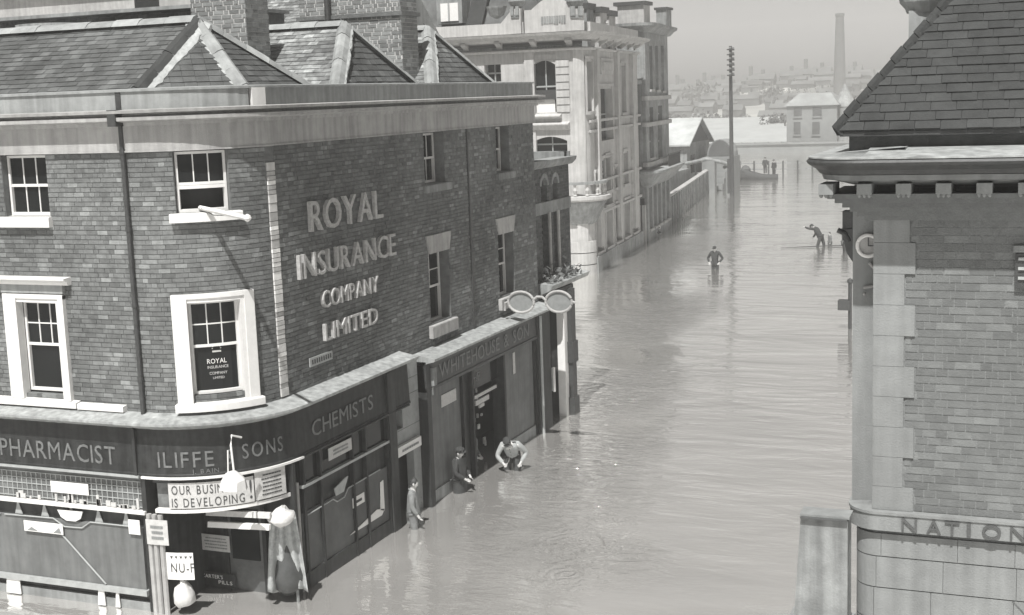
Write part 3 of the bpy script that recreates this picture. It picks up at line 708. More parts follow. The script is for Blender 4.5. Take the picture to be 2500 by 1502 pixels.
# side shop window
s0, s1 = sS(20.85), sS(24.3); dW = .26
rows(CB, s0, s1, WB, .3, -.1, dW - .02, DARKP, cb_, 'stall_riser')
rows(CB, s0, s1, .3, 1.45, -.1, dW - .06, mat('side_blind', .075, .25, 3, .7, .1, 60, stain=.2), cb_, 'window_blind')
rows(CB, s0, s1, 1.45, 1.95, -.1, dW - .1, DARKP, cb_, 'valance_board')
rows(CB, s0, s1, 1.95, 2.0, -.1, dW + .01, PAINT_G, cb_, 'transom')
rows(CB, s0, s1, 2.0, 2.53, -.1, dW - .08, GLASS, cb_, 'shop_window_glass')
mb = MB()
for x in (20.9, 21.5, 22.75, 23.3, 24.25): rows(CB, sS(x), sS(x) + .05, WB, 2.53, dW - .1, dW, DARKP2, cb_, 'mullion')
mb = MB()
for (a, b, za, zb) in ((20.95, 21.95, 1.40, 1.42), (21.95, 22.1, 1.42, 1.33), (22.1, 22.4, 1.33, 1.34), (22.4, 22.55, 1.34, 1.47), (22.55, 23.9, 1.47, 1.48)): mb.tube([CB.P(sS(a), dW - .03, za), CB.P(sS(b), dW - .03, zb)], .014, 6)
mb.build('blind_edge_rope', PAINT_G, cb_)
mb = MB().ext([CB.P(sS(22.0), dW - .03, 1.62), CB.P(sS(22.05), dW - .03, 1.46), CB.P(sS(22.35), dW - .03, 1.46), CB.P(sS(22.55), dW - .03, 1.72), CB.P(sS(22.45), dW - .03, 1.72)], (.02, 0, 0)); mb.build('half_round_plaque', PAINT_G, cb_)
mb = MB(); CB.box(mb, sS(24.3), sS(24.62), -.1, dW + .03, WB, 3.42); mb.build('shop_pilaster', DARKP, cb_)
# pier with narrow doorway between the shops
ph = [(sS(24.78), sS(25.3), 2.02, 2.62), (sS(24.78), sS(25.75), WB, 1.42)]
mb = MB(); wall(CB, mb, sS(24.62), sS(26.1), WB, 3.42, ph, -.1, .08); mb.build('stone_pier', mat('grey_stone_pier', .26, .15, 5, .85, .3), cb_)
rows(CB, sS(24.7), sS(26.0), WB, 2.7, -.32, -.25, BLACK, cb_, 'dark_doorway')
for z in (1.45, 1.98, 2.68, 3.02): rows(CB, sS(24.63), sS(26.09), z, z + .012, .08, .083, MORTAR_D, cb_, 'pier_joint')
mb = MB(); CB.box(mb, sS(26.1), sS(26.3), -.1, .3, WB, 3.3); mb.build('shop_pilaster', DARKP, cb_)
# second shop
mb = MB(); CB.sweep(mb, sS(26.1), SEND, [(-.1, 3.22), (.24, 3.22), (.34, 3.27), (.5, 3.31), (.52, 3.33), (.52, 3.37), (-.02, 3.47)]); mb.build('shop_cornice', LEAD, cb_)
mb = MB(); CB.sweep(mb, sS(26.1), SEND - .4, [(-.1, 2.62), (.29, 2.62), (.29, 2.68), (.26, 2.7), (.23, 3.22), (-.1, 3.22)]); mb.build('fascia', mat('fascia_grey', .05, .3, 5, .6), cb_)
mb = MB(); CB.box(mb, sS(26.35), sS(26.5), .2, .36, 2.72, 3.12); CB.box(mb, sS(26.38), sS(26.44), .2, .3, 2.5, 2.72); mb.build('console_bracket', STONE_G, cb_)
letters(CB, 'WHITEHOUSE & SON', sS(26.85), sS(32.3), 2.78, .33, .25, mat('dim_letter', .12), cb_, .012)
BL2 = mat('grey_blind', .125, .2, 3, .8, .1, 60, stain=.2, streak=.2)
for a, b in ((26.32, 28.1), (30.75, 32.75)):
    rows(CB, sS(a), sS(b), .28, 2.60, -.1, .16, BL2, cb_, 'window_blind'); rows(CB, sS(a), sS(b), WB, .28, -.1, .2, STONE_G, cb_, 'stall_riser')
mb = MB()
for a in (28.1, 28.65, 30.6, 32.75): rows(CB, sS(a), sS(a) + .1, WB, 2.62, -.1, .24, DARKP2, cb_, 'mullion')
rows(CB, sS(28.2), sS(28.65), WB, 2.6, -.1, .12, DARKP, cb_, 'door_panel')
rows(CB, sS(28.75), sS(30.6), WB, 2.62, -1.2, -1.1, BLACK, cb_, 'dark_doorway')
rows(CB, sS(28.75), sS(30.6), 2.02, 2.6, -.05, .05, GLASS, cb_, 'fanlight')
letters(CB, 'THE', sS(28.85), sS(29.5), 2.2, .2, .055, GILT, cb_, .006)
for a, b, za, zb2 in ((29.0, 30.5, 1.78, 1.86), (29.2, 30.0, 1.6, 1.72), (29.4, 29.7, 1.5, 1.58)): rows(CB, sS(a), sS(b), za, zb2, .03, .07, PAPER_G, cb_, 'door_display')
mb = MB(); CB.box(mb, sS(32.85), SEND, -.1, .3, WB, 3.24); mb.build('shop_pilaster', DARKP, cb_)
mb = MB(); mb.tube([(-12.93, 33.0, WB), (-12.93, 33.0, 3.2)], .045); mb.build('downpipe', PAINT_G, cb_)
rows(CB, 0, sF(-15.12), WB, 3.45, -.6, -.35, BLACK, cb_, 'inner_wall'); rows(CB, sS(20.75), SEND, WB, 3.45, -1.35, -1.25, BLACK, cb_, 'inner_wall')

# ---- loose things on the corner building
def sign(name, label, path, s0, s1, z0, z1, d, m, parent=None, cat='sign', th=.012, group=None):
    mb = MB(); path.box(mb, s0, s1, d, d + th, z0, z1); o = mb.build(name, m); return tag(o, label, cat, group)
def lines(path, s0, s1, z0, z1, d, n, parent, m=PRINT, seed=0, fill=.75):
    rnd = random.Random(seed); mb = MB(); h = (z1 - z0) / n
    for i in range(n):
        x = s0 + rnd.random() * .1 * (s1 - s0)
        while x < s1 - .02:
            l = rnd.uniform(.02, .07) * (s1 - s0) * 2; path.box(mb, x, min(x + l, s1), d, d + .004, z0 + h * i + h * .25, z0 + h * i + h * fill); x += l + .02 * (s1 - s0)
    stuff(mb.build('print', m, parent))
sign('paper_sign', 'blank white card in the leaded lights of the pharmacist window', CB, sF(-17.23), sF(-16.37), 2.09, 2.30, dS - .02, PAPER)
o = sign('paper_sign', 'white notice with dark corners pasted on the pharmacist blind', CB, sF(-17.93), sF(-17.02), 1.29, 1.49, dS, PAPER)
mb = MB(); mb.ext([CB.P(sF(-17.86), dS + .014, 1.31), CB.P(sF(-17.6), dS + .014, 1.31), CB.P(sF(-17.75), dS + .014, 1.38)], (0, -.002, 0)).ext([CB.P(sF(-17.25), dS + .014, 1.31), CB.P(sF(-17.06), dS + .014, 1.31), CB.P(sF(-17.1), dS + .014, 1.42)], (0, -.002, 0)); stuff(mb.build('print', mat('print_grey', .2), o))
sign('paper_sign', 'small white bill at the right edge of the pharmacist window', CB, sF(-15.52), sF(-15.27), 1.45, 1.72, dS, PAPER)
o = sign('banner', 'long paper banner reading OUR BUSINESS IS DEVELOPING over the entrance', CB, sA(11.5), sA(55), 1.99, 2.46, .245, PAPER_G, cat='banner', th=.01)
letters(CB, 'OUR BUSINESS', sA(13), sA(47), 2.25, .16, .256, PRINT, o, .004)
letters(CB, 'IS DEVELOPING', sA(13), sA(50), 2.02, .16, .256, PRINT, o, .004); letters(CB, '!', sA(52.5), sA(54), 2.06, .34, .256, PRINT, o, .004)
o = sign('poster', 'slanted printed poster right of the banner over the entrance', CB, sA(55.6), sA(74), 2.0, 2.55, .25, PAPER_G, cat='poster'); lines(CB, sA(59), sA(71), 2.05, 2.48, .263, 6, o, PRINT, 3, .6)
o = sign('poster', 'crumpled poster wrapped round the top of the entrance pillar', CB, sF(-15.09), sA(10), 1.32, 1.78, dS + .055, PAPER_G, cat='poster'); lines(CB, sF(-15.0), sA(8), 1.4, 1.7, dS + .07, 3, o, mat('print_grey', .2), 5)
o = sign('curved_sign', 'curved white sign reading NU-F beside the entrance pillar', CB, sA(6.5), sA(21.5), .66, 1.16, .2, PAPER)
letters(CB, 'NU-F', sA(9), sA(21.8), .80, .17, .213, PRINT, o, .004)
mb = MB()
for k in range(5): mb.ext([CB.P(sA(9 + k * 2.6), .213, 1.10), CB.P(sA(10.6 + k * 2.6), .213, 1.10), CB.P(sA(9.8 + k * 2.6), .213, 1.05)], (0, -.003, 0))
stuff(mb.build('print', PRINT, o))
mb = MB(); mb.lathe(tuple(CB.P(sA(14), .12, .16)), [(.13, 0), (.19, .06), (.19, .2), (.13, .34), (.06, .42), (.05, .52)], 14); BG = mb.build('hanging_bag', CLOTH, smooth=True)
for v in BG.data.vertices: v.co += Vector((random.uniform(-.022, .022), random.uniform(-.022, .022), random.uniform(-.01, .01)))
tag(BG, 'white bulging bag hanging under the curved sign', 'bag')
for i, (z0, z1, x0, x1, m, lb) in enumerate(((1.66, 1.82, -14.38, -13.02, PAPER_G, 'upper pale board slung across the shop door'), (1.44, 1.56, -14.36, -13.05, PAPER, 'lower bright white board slung across the shop door'))):
    mb = MB().hexa([(x0, 19.72, z0), (x1, 19.72, z0 + .06), (x1, 19.78, z0 + .06), (x0, 19.78, z0), (x0, 19.74, z0 + .1), (x1, 19.74, z0 + .16), (x1, 19.8, z0 + .16), (x0, 19.8, z0 + .1)]); tag(mb.build('slung_board', m), lb, 'board')
PD = Path((-16, 20.38), 0, [('l', 5)])
o = sign('poster', 'grey printed poster on the upper part of the shop door', PD, at(494, 1325, Y=20.38).x + 16, at(561, 1325, Y=20.38).x + 16, at(527, 1345, Y=20.38).z, at(527, 1306, Y=20.38).z, .0, PAPER_G, cat='poster'); lines(PD, at(500, 1325, Y=20.38).x + 16, at(555, 1325, Y=20.38).x + 16, at(527, 1340, Y=20.38).z, at(527, 1310, Y=20.38).z, .014, 4, o, mat('print_grey', .2), 8, .6)
o = sign('enamel_sign', "dark enamel plate reading CARTER'S PILLS low on the shop door", PD, at(490, 1418, Y=20.38).x + 16, at(575, 1418, Y=20.38).x + 16, .04, at(530, 1398, Y=20.38).z, .0, DARKP2)
letters(PD, "CARTER'S", at(495, 1410, Y=20.38).x + 16, at(545, 1410, Y=20.38).x + 16, at(530, 1412, Y=20.38).z, .07, .014, PAPER, o, .003, single=True); letters(PD, 'PILLS', at(535, 1420, Y=20.38).x + 16, at(568, 1420, Y=20.38).x + 16, at(530, 1424, Y=20.38).z, .07, .014, PAPER, o, .003, single=True)
for k, (x, lb) in enumerate(((1.42, 'left small white card under the entrance transom'), (1.97, 'right small white card under the entrance transom'))):
    PE = Path((-16, 19.7), 0, [('l', 5)]); o = sign('card', lb, PE, x + .12, x + .45, 1.93, 2.03, .0, PAPER, cat='card')
# hanging lamp on bent bracket
q = at(570, 1170, Y=18.95)
t = thing('hanging_lamp', 'white lamp shade hanging from a bent bracket over the entrance', 'lamp', (q.x, q.y, q.z))
mb = MB().tube([(q.x - .02, q.y + .35, q.z + .65), (q.x - .06, q.y + .12, q.z + .74), (q.x - .02, q.y + .02, q.z + .6), (q.x + .02, q.y, q.z + .13)], .018).tube([(q.x - .09, q.y + .02, q.z + .5), (q.x - .1, q.y, q.z + .1)], .013); mb.build('bracket', PAINT_W, t)
mb = MB().lathe((q.x, q.y, q.z - .17), [(.24, 0), (.22, .16), (.14, .26), (.05, .31)], 8); LS = mb.build('lamp_shade', CLOTH, t)
for v in LS.data.vertices: v.co += Vector((random.uniform(-.015, .015), random.uniform(-.015, .015), random.uniform(-.015, .015)))
# draped cloth on the entrance post
def drape(name, label, cx, cy, z0, z1, wtop, wbot, ang, m, folds=9, seed=1):
    mb = MB(); nu, nv = 40, 18; rnd = random.Random(seed); ca, sa_ = math.cos(R(ang)), math.sin(R(ang))
    for j in range(nv + 1):
        v = j / nv; wd = wtop + (wbot - wtop) * v ** .8; z = z1 + (z0 - z1) * v
        for i in range(nu + 1):
            u = i / nu - .5; dd = (.02 + .05 * v) * math.sin(u * folds * 2 * math.pi + .7 * math.sin(v * 4 + u * 3)) - .35 * v * v * (abs(u) - .25)
            x = u * wd; mb.v.append((cx + x * ca - dd * sa_, cy + x * sa_ + dd * ca, z + .05 * math.sin(u * 9) * v))
    for j in range(nv):
        for i in range(nu): k = j * (nu + 1) + i; mb.f.append((k, k+1, k+nu+2, k+nu+1))
    o = mb.build(name, m, smooth=True); md = o.modifiers.new('thick', 'SOLIDIFY'); md.thickness = .012
    return tag(o, label, 'cloth')
q0 = at(672, 1300, Y=19.9)
dr = drape('draped_cloth', 'pale blanket draped in folds beside the entrance post', -12.99, 20.12, .25, 1.72, .42, .72, 35, mat('blanket', .3, .3, 9, .9, .4, 30), 3.2)
mb = MB().lathe((-12.93, 19.98, 1.62), [(.05, -.1), (.2, -.02), (.24, .06), (.18, .14), (.1, .22), (.02, .25)], 12); bu = mb.build('cloth_bundle', CLOTH, smooth=True)
tag(bu, 'white knotted bundle at the top of the draped blanket', 'cloth')
for v in bu.data.vertices: v.co += Vector((random.uniform(-.03, .03),) * 3)
mb = MB().lathe((-13.05, 20.25, .14), [(.12, 0), (.27, .14), (.30, .35), (.24, .62), (.12, .9), (.04, 1.05)], 16); tag(mb.build('carboy', mat('dark_glass_jar', .06, .2, 5, .25, 0), smooth=True), 'dark pear-shaped show jar under the draped blanket', 'jar')
mb = MB().tube([(-12.82, 20.2, WB), (-12.9, 20.26, 1.5)], .03); tag(mb.build('leaning_pole', WOOD), 'pale pole leaning beside the entrance post', 'pole')
# side shop papers
o = sign('paper_sign', 'white framed notice in the upper light of the side shop window', CB, sS(21.85), sS(22.75), 2.21, 2.45, dW - .02, PAPER_G); lines(CB, sS(22.0), sS(22.6), 2.26, 2.40, dW - .006, 2, o, mat('print_grey', .2), 4)
o = sign('paper_sign', 'small torn white bill low on the side shop blind', CB, sS(22.72), sS(23.2), 1.0, 1.2, dW - .05, PAPER); lines(CB, sS(22.85), sS(23.1), 1.04, 1.15, dW - .035, 1, o, PRINT, 4)
mb = MB().ext([CB.P(sS(23.85), dW - .05, .62), CB.P(sS(24.03), dW - .05, .56), CB.P(sS(24.03), dW - .05, 1.22), CB.P(sS(23.9), dW - .05, 1.2), CB.P(sS(23.88), dW - .05, .9)], (.012, 0, 0)).ext([CB.P(sS(22.55), dW - .05, .5), CB.P(sS(23.9), dW - .05, .5), CB.P(sS(24.03), dW - .05, .6), CB.P(sS(23.7), dW - .05, .68)], (.012, 0, 0)); tag(mb.build('torn_poster', PAPER), 'large torn white poster hanging at the end of the side shop window', 'poster')
o = sign('shop_board', 'white name board over the narrow doorway between the shops', CB, sS(24.75), sS(25.95), 1.47, 1.68, .09, PAPER, th=.09); lines(CB, sS(24.95), sS(25.8), 1.52, 1.62, .185, 1, o, mat('print_grey', .2), 6)
sign('poster', 'pale poster on the left blind of the second shop', CB, sS(27.05), sS(27.85), 2.06, 2.34, .17, PAPER_G, cat='poster')
sign('paper_strip', 'narrow upright white strip on the right blind of the second shop', CB, sS(31.35), sS(31.5), 1.95, 2.5, .17, PAPER_G, cat='sign')
# spectacles sign
q = Vector((-12.9, 31.0, 3.5))
t = thing('spectacles_sign', 'giant pair of round spectacles standing out over the shop cornice', 'sign', tuple(q))
A_, B_, C_ = at(1272, 738, Y=31), at(1317, 731, Y=31), at(1364, 737, Y=31)
for c in (A_, C_):
    mb = MB(); mb.tube([(c.x + .345 * math.cos(i * math.pi / 16), c.y, c.z + .262 * math.sin(i * math.pi / 16)) for i in range(33)], .035, 8); rim = mb.build('rim', STONE, t)
    mb = MB(); mb.ext([(c.x + .335 * math.cos(i * math.pi / 16), c.y + .01, c.z + .25 * math.sin(i * math.pi / 16)) for i in range(32)], (0, .03, 0)); mb.build('lens', mat('frosted_lens', .2, .15, 8, .4, .1), rim)
mb = MB().tube([(A_.x + .335, q.y, B_.z - .02), (B_.x - .07, q.y, B_.z + .06), (B_.x + .07, q.y, B_.z + .06), (C_.x - .335, q.y, B_.z - .02)], .035); mb.build('bridge', STONE, t)
mb = MB().tube([(A_.x - .33, q.y, A_.z), (A_.x - .42, q.y - .03, A_.z - .02), (A_.x - .43, q.y - .05, A_.z - .22)], .03).tube([(C_.x + .34, q.y, C_.z + .02), (C_.x + .43, q.y + .02, C_.z - .02)], .03); mb.build('temple', STONE, t)
mb = MB().tube([(B_.x, q.y, B_.z + .06), (-13.2, 31.2, B_.z - .1)], .02); mb.build('bracket', IRON, t)
# flag pole from the open window
rt_ = Vector((-13.98, 19.66, 7.27)); tip = at(604, 533, X=-12.53)
fp = thing('flag_pole', 'short white flag pole slanting out of the open corner window', 'flagpole', tuple(rt_))
mb = MB().tube([rt_, tip], [.042, .046], 8); mb.build('pole', PAINT_W, fp)
mb = MB().lathe(tuple(tip - Vector((0, 0, .06))), [(.01, 0), (.055, .03), (.07, .06), (.055, .1), (.01, .13)], 10); mb.build('finial', PAINT_W, fp)
mb = MB().tube([rt_ + (tip - rt_) * .75, rt_ + Vector((.35, -.12, -.12)), rt_ + Vector((.1, -.1, 0))], .008, 5); mb.build('halyard', WOOD, fp)

# ================================================================== third shop and arch-windowed building
AP = Path((-13.5, 33.78), 90, [('l', 3.35), ('a', .03, 90), ('l', 9)])
ab = thing('arch_window_building', 'narrow dark brick building with two tall round-arched windows and white pipes', 'building', (-15, 35.5, 0))
aY = lambda y: y - 33.78
ah = [(aY(34.85), aY(35.3), 3.9, 6.75), (aY(35.75), aY(36.15), 3.9, 6.75)]
mb = MB(); wall(AP, mb, 0, AP.len, WB, 7.0, ah, -.3, -.012); mb.build('wall', MORTAR_D, ab)
bricks(AP, lay(AP, 0, 3.3, 4.1, 7.0, ah), BRICK_R, ab, 0)
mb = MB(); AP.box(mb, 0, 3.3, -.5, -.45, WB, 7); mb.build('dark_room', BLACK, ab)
for a, b, z0, z1 in ah:
    mb = MB(); AP.box(mb, a, b, -.2, -.17, z0, z1 - .1); w_ = mb.build('window', GLASS, ab)
    mb = MB(); m_ = (a + b) / 2; r = (b - a) / 2
    for i in range(9):
        t0, t1 = math.pi * i / 9, math.pi * (i + 1) / 9
        mb.hexa([AP.P(m_ + rr * math.cos(tt), dd, 6.5 + rr * math.sin(tt)) for rr, dd, tt in ((r, -.1, t0), (r + .12, -.1, t0), (r + .12, .02, t0), (r, .02, t0), (r, -.1, t1), (r + .12, -.1, t1), (r + .12, .02, t1), (r, .02, t1))])
    mb.build('window_arch', STONE_G, ab)
    mb = MB(); AP.box(mb, a + r - .02, a + r + .02, -.19, -.12, z0, 6.7); mb.build('glazing_bar', PAINT_G, w_)
mb = MB(); AP.box(mb, aY(34.3), 3.38, -.1, .03, 5.72, 6.05); mb.build('stone_band', STONE_G, ab)
for y in (35.22, 35.92): mb = MB().tube([(-13.42, y, 3.9), (-13.42, y, 5.75)], .05); mb.build('white_pipe', STONE, ab)
mb = MB(); AP.sweep(mb, 0, AP.len, [(-.3, 7.0), (.1, 7.0), (.22, 7.12), (.24, 7.22), (-.3, 7.22)]); mb.build('cornice', STONE_G, ab)
mb = MB(); AP.sweep(mb, 3.3, AP.len, [(-.3, 7.22), (.05, 7.22), (.05, 7.36), (-.3, 7.36)]); mb.build('coping', STONE_G, ab)
MB().box(-22.5, -13.8, 33.9, 37.0, 6.6, 6.9).build('roof', LEAD, ab)
# street-level shop below it
mb = MB().box(-13.6, -13.45, 34.2, 35.0, WB, 3.4); mb.build('dark_doorway', DARKP, ab)
mb = MB().box(-13.2, -12.98, 34.95, 35.25, WB, 3.0); mb.build('pilaster', PAINT_W, ab)
mb = MB().box(-12.98, -12.84, 35.2, 35.5, WB, 3.6).box(-13.02, -12.8, 35.15, 35.55, 1.5, 2.1).box(-13.02, -12.8, 35.15, 35.55, 0.0, .5); mb.build('iron_column', IRON, ab)
mb = MB().box(-13.6, -13.22, 35.0, 35.1, WB, 3.4).box(-13.6, -13.42, 35.5, 37.0, WB, 3.5); mb.build('shop_front', DARKP, ab)
mb = MB().ext([(-13.5, 34.0, 3.5), (-13.0, 34.0, 3.72), (-12.92, 34.0, 3.86), (-13.5, 34.0, 3.92)], (0, 3.1, 0)); mb.build('shop_cornice', LEAD, ab)
mb = MB(); rnd = random.Random(4)
for i in range(260):
    p = Vector((rnd.uniform(-13.45, -13.0), rnd.uniform(34.1, 36.6), 3.9 + abs(rnd.gauss(0, .14)))); a = Vector([rnd.uniform(-.09, .09) for _ in range(3)]); b = Vector([rnd.uniform(-.09, .09) for _ in range(3)])
    mb.poly([p, p + a, p + a + b, p + b])
tag(stuff(mb.build('window_box_plants', LEAF)), 'dark straggling plants on the ledge of the narrow arched building', 'plants')
mb = MB().box(-13.35, -12.93, 33.82, 33.86, .98, 1.62); o = tag(mb.build('hanging_board', PAINT_G), 'pale square board hung between the dark pilasters past the second shop', 'sign')
MB().box(-12.93, -12.88, 33.81, 33.87, .96, 1.64).build('board_edge', PAPER, o)

# ================================================================== white stone corner building
def side(px, py, Pth, s_ref, d=0):
    """(s, z) where a line of sight meets the straight wall of a path that contains s_ref"""
    a = Pth.head(s_ref); g = Pth.P(s_ref, d); n = Vector((math.sin(a), -math.cos(a))); t = Vector((math.cos(a), math.sin(a)))
    r = M.transposed() @ Vector((px - 1250, 751 - py, -FPX)); k = (g - Vector((CAM.x, CAM.y))).dot(n) / Vector((r.x, r.y)).dot(n)
    p = CAM + r * k; return s_ref + (Vector((p.x, p.y)) - g).dot(t), p.z
WP = Path((-42, 63.5), 0, [('l', 19.1), ('a', .75, 96.3), ('l', 12.6)])
wA0 = 19.1; wA1 = 19.1 + .75 * R(96.3); WE = WP.len
wf = lambda px, py: (at(px, py, Y=63.5).x + 42, at(px, py, Y=63.5).z)
def wr(x0, y0, x1, y1):
    a, b = wf(x0, (y0 + y1) / 2)[0], wf(x1, (y0 + y1) / 2)[0]; m_ = (x0 + x1) / 2; return a, b, wf(m_, y1)[1], wf(m_, y0)[1]
def ws(x0, y0, x1, y1, P_=WP, ref=None):
    ref = ref if ref is not None else WE - 1
    a, b = side(x0, (y0 + y1) / 2, P_, ref)[0], side(x1, (y0 + y1) / 2, P_, ref)[0]; m_ = (x0 + x1) / 2; return a, b, side(m_, y1, P_, ref)[1], side(m_, y0, P_, ref)[1]
wb = thing('white_stone_building', 'ornate white stone corner building with sunlit front and shaded street side', 'building', (-25, 66, 0))
FH = [wr(1300, 148, 1357, 275), wr(1303, 334, 1385, 372), wr(1183, 158, 1223, 200), wr(1080, 158, 1120, 200)]
wins = [(1436, 150, 1446, 272), (1463, 217, 1494, 342), (1515, 160, 1526, 275), (1435, 322, 1448, 450), (1465, 390, 1494, 505), (1516, 300, 1527, 420), (1436, 500, 1450, 610), (1468, 520, 1496, 600), (1512, 450, 1526, 560)]
SH = [ws(*q) for q in wins[:6]] + [(wA1 + .5 + k * 2.4, wA1 + 2.1 + k * 2.4, .95, 2.9) for k in range(5)] + [(wA1 + .6 + k * 2.4, wA1 + 1.9 + k * 2.4, 3.9, 4.9 if k in (0, 2, 4) else 5.6) for k in range(5)]
SH = [q for i, q in enumerate(SH) if i < 3 or q[3] < 5.7 or i > 5]
mb = MB(); wall(WP, mb, 0, WE, WB, 11.15, FH + SH, -.5, 0); mb.build('wall', STONE_W, wb)
WIN_D = mat('dark_interior', .02, .3, 3, .5, 0)
for i, h in enumerate(FH + SH):
    mb = MB(); WP.box(mb, h[0], h[1], -.42, -.36, h[2], h[3]); f_ = mb.build('window', GLASS, wb)
    mb = MB(); zc = (h[2] + h[3]) / 2; m_ = (h[0] + h[1]) / 2
    WP.box(mb, h[0], h[1], -.36, -.30, zc - .04, zc + .04); WP.box(mb, m_ - .03, m_ + .03, -.36, -.31, h[2], h[3]); WP.box(mb, h[0], h[0] + .06, -.36, -.3, h[2], h[3]); WP.box(mb, h[1] - .06, h[1], -.36, -.3, h[2], h[3])
    mb.build('window_frame', PAINT_G, f_)
    if i > 3:
        mb = MB(); WP.box(mb, h[0] - .12, h[0], 0, .06, h[2], h[3] + .12); WP.box(mb, h[1], h[1] + .12, 0, .06, h[2], h[3] + .12); WP.box(mb, h[0] - .12, h[1] + .12, 0, .10, h[3] + .12, h[3] + .26); WP.box(mb, h[0] - .15, h[1] + .15, 0, .12, h[2] - .16, h[2]); mb.build('window_surround', STONE_W, f_)
# arch heads, blind, rustication on the front
def archhead(h, m, parent, rise=.22):
    mb = MB(); m_ = (h[0] + h[1]) / 2; r = (h[1] - h[0]) / 2; n = 10
    for i in range(n):
        u0, u1 = h[0] + (h[1] - h[0]) * i / n, h[0] + (h[1] - h[0]) * (i + 1) / n; f = lambda u: h[3] - rise * ((u - m_) / r) ** 2
        mb.hexa([WP.P(u0, -.3, f(u0)), WP.P(u1, -.3, f(u1)), WP.P(u1, .01, f(u1)), WP.P(u0, .01, f(u0)), WP.P(u0, -.3, h[3] + .03), WP.P(u1, -.3, h[3] + .03), WP.P(u1, .01, h[3] + .03), WP.P(u0, .01, h[3] + .03)])
    mb.build('arch_head', m, parent)
archhead(FH[0], STONE_W, wb); archhead(FH[1], STONE_W, wb)
h = FH[0]; zb = wf(1330, 226)[1]
mb = MB(); WP.box(mb, h[0] + .12, h[1] - .12, -.2, -.15, h[2], zb); mb.build('window_blind', PAPER, wb)
mb = MB(); WP.box(mb, h[0], h[1], -.14, -.02, zb - .35, zb + .12); mb.build('balcony_rail', IRON, wb)
mb = MB(); z = h[2]
while z < h[3] - .1:
    rows(WP, h[0] - .42, h[0] - .03, z, z + .31, 0, .05, STONE_W, wb, 'rusticated_block'); rows(WP, h[1] + .03, h[1] + .72, z, z + .31, 0, .05, STONE_W, wb, 'rusticated_block'); z += .37
mb = MB()
for k in range(7): u = h[0] + (h[1] - h[0]) * (k + .1) / 7; rows(WP, u, u + .2, h[3] + .05, h[3] + .3, 0, .06, STONE_W, wb, 'voussoir')
for (x0, y0, x1, y1, d) in ((1295, 283, 1372, 292, .28), (1295, 303, 1392, 319, .3)):
    q = wr(x0, y0, x1, y1); mb = MB(); WP.sweep(mb, q[0], q[1], [(0, q[2]), (d * .5, q[2] + .05), (d, q[3] - .05), (d, q[3]), (0, q[3] + .1)]); mb.build('string_course', STONE_W, wb)
# cornice, frieze with brackets, string
z = [wf(1330, y)[1] for y in (82, 92, 100, 118, 126, 133)]
mb = MB(); WP.sweep(mb, 0, WE + .2, [(-.3, z[2] - .05), (.3, z[2]), (.5, z[1]), (.75, z[1] + .08), (.8, z[0]), (-.3, z[0] + .05)]); mb.build('cornice', STONE_W, wb)
mb = MB(); WP.sweep(mb, 0, WE, [(0, z[4]), (.14, z[4]), (.18, z[3] - .12), (.2, z[3] - .05), (0, z[3])]); mb.build('string_course', STONE_W, wb)
u = .5
while u < WE:
    mb = MB(); WP.sweep(mb, u, u + .28, [(0, z[3] + .05), (.12, z[3] + .15), (.42, z[2] - .05), (.42, z[2] + .05), (0, z[2] + .05)]); mb.build('cornice_bracket', STONE_W, wb); u += 1.85
for u in (wf(1283, 200)[0], wf(1400, 200)[0]): rows(WP, u, u + .5, 1.6, z[4], 0, .1, STONE_W, wb, 'pilaster')
for x0 in (1453, 1503, 1540):
    a, b, za, zb2 = ws(x0, 120, x0 + 6, 600); mb = MB(); WP.box(mb, a, min(b, WE), 0, .22, 1.2, z[4]); mb.build('pilaster', STONE_W, wb)
a, b, za, zb2 = ws(1464, 143, 1494, 182); mb = MB(); WP.box(mb, a, b, 0, .1, za, zb2); WP.box(mb, a + .2, b - .3, .1, .16, za + .2, zb2 - .2); mb.build('carved_panel', STONE_W, wb)
for y in (287, 310, 430, 505):
    q = ws(1445, y, 1535, y + 6); mb = MB(); WP.box(mb, wA1 - .3, WE, 0, .16, side(1490, y + 6, WP, WE - 1)[1], side(1490, y, WP, WE - 1)[1]); mb.build('string_course', STONE_W, wb)
# parapet, pediment panel, scroll, urns
zp = z[0] + .05; zt = wf(1150, 62)[1]
mb = MB(); WP.box(mb, 0, wf(1280, 70)[0], -.3, .1, zp, zt); mb.build('parapet', STONE_W, wb)
mb = MB(); WP.box(mb, wA1, WE, -.3, .1, zp, zt - .1); mb.build('parapet', STONE_W, wb)
a, b = wf(1283, 50)[0], wf(1416, 50)[0]; zt2 = wf(1345, 22)[1]
mb = MB(); WP.box(mb, a, b, -.5, .16, zp, zt2); pp = mb.build('pediment_panel', STONE_W, wb)
mb = MB(); n = 12
for i in range(n):
    u0, u1 = a + .35 + (b - a - .7) * i / n, a + .35 + (b - a - .7) * (i + 1) / n; f = lambda u: zt2 + .55 * math.sin(math.pi * (u - a - .35) / (b - a - .7))
    mb.hexa([WP.P(u0, -.4, zt2), WP.P(u1, -.4, zt2), WP.P(u1, .1, zt2), WP.P(u0, .1, zt2), WP.P(u0, -.4, f(u0)), WP.P(u1, -.4, f(u1)), WP.P(u1, .1, f(u1)), WP.P(u0, .1, f(u0))])
mb.build('segmental_top', STONE_W, pp)
mb = MB(); rnd = random.Random(3)
for k in range(10): u = a + .9 + k * .13; WP.box(mb, u, u + .09, .16, .2, zt2 - .75 + rnd.random() * .1, zt2 - .35)
mb.build('carved_relief', STONE_G, pp)
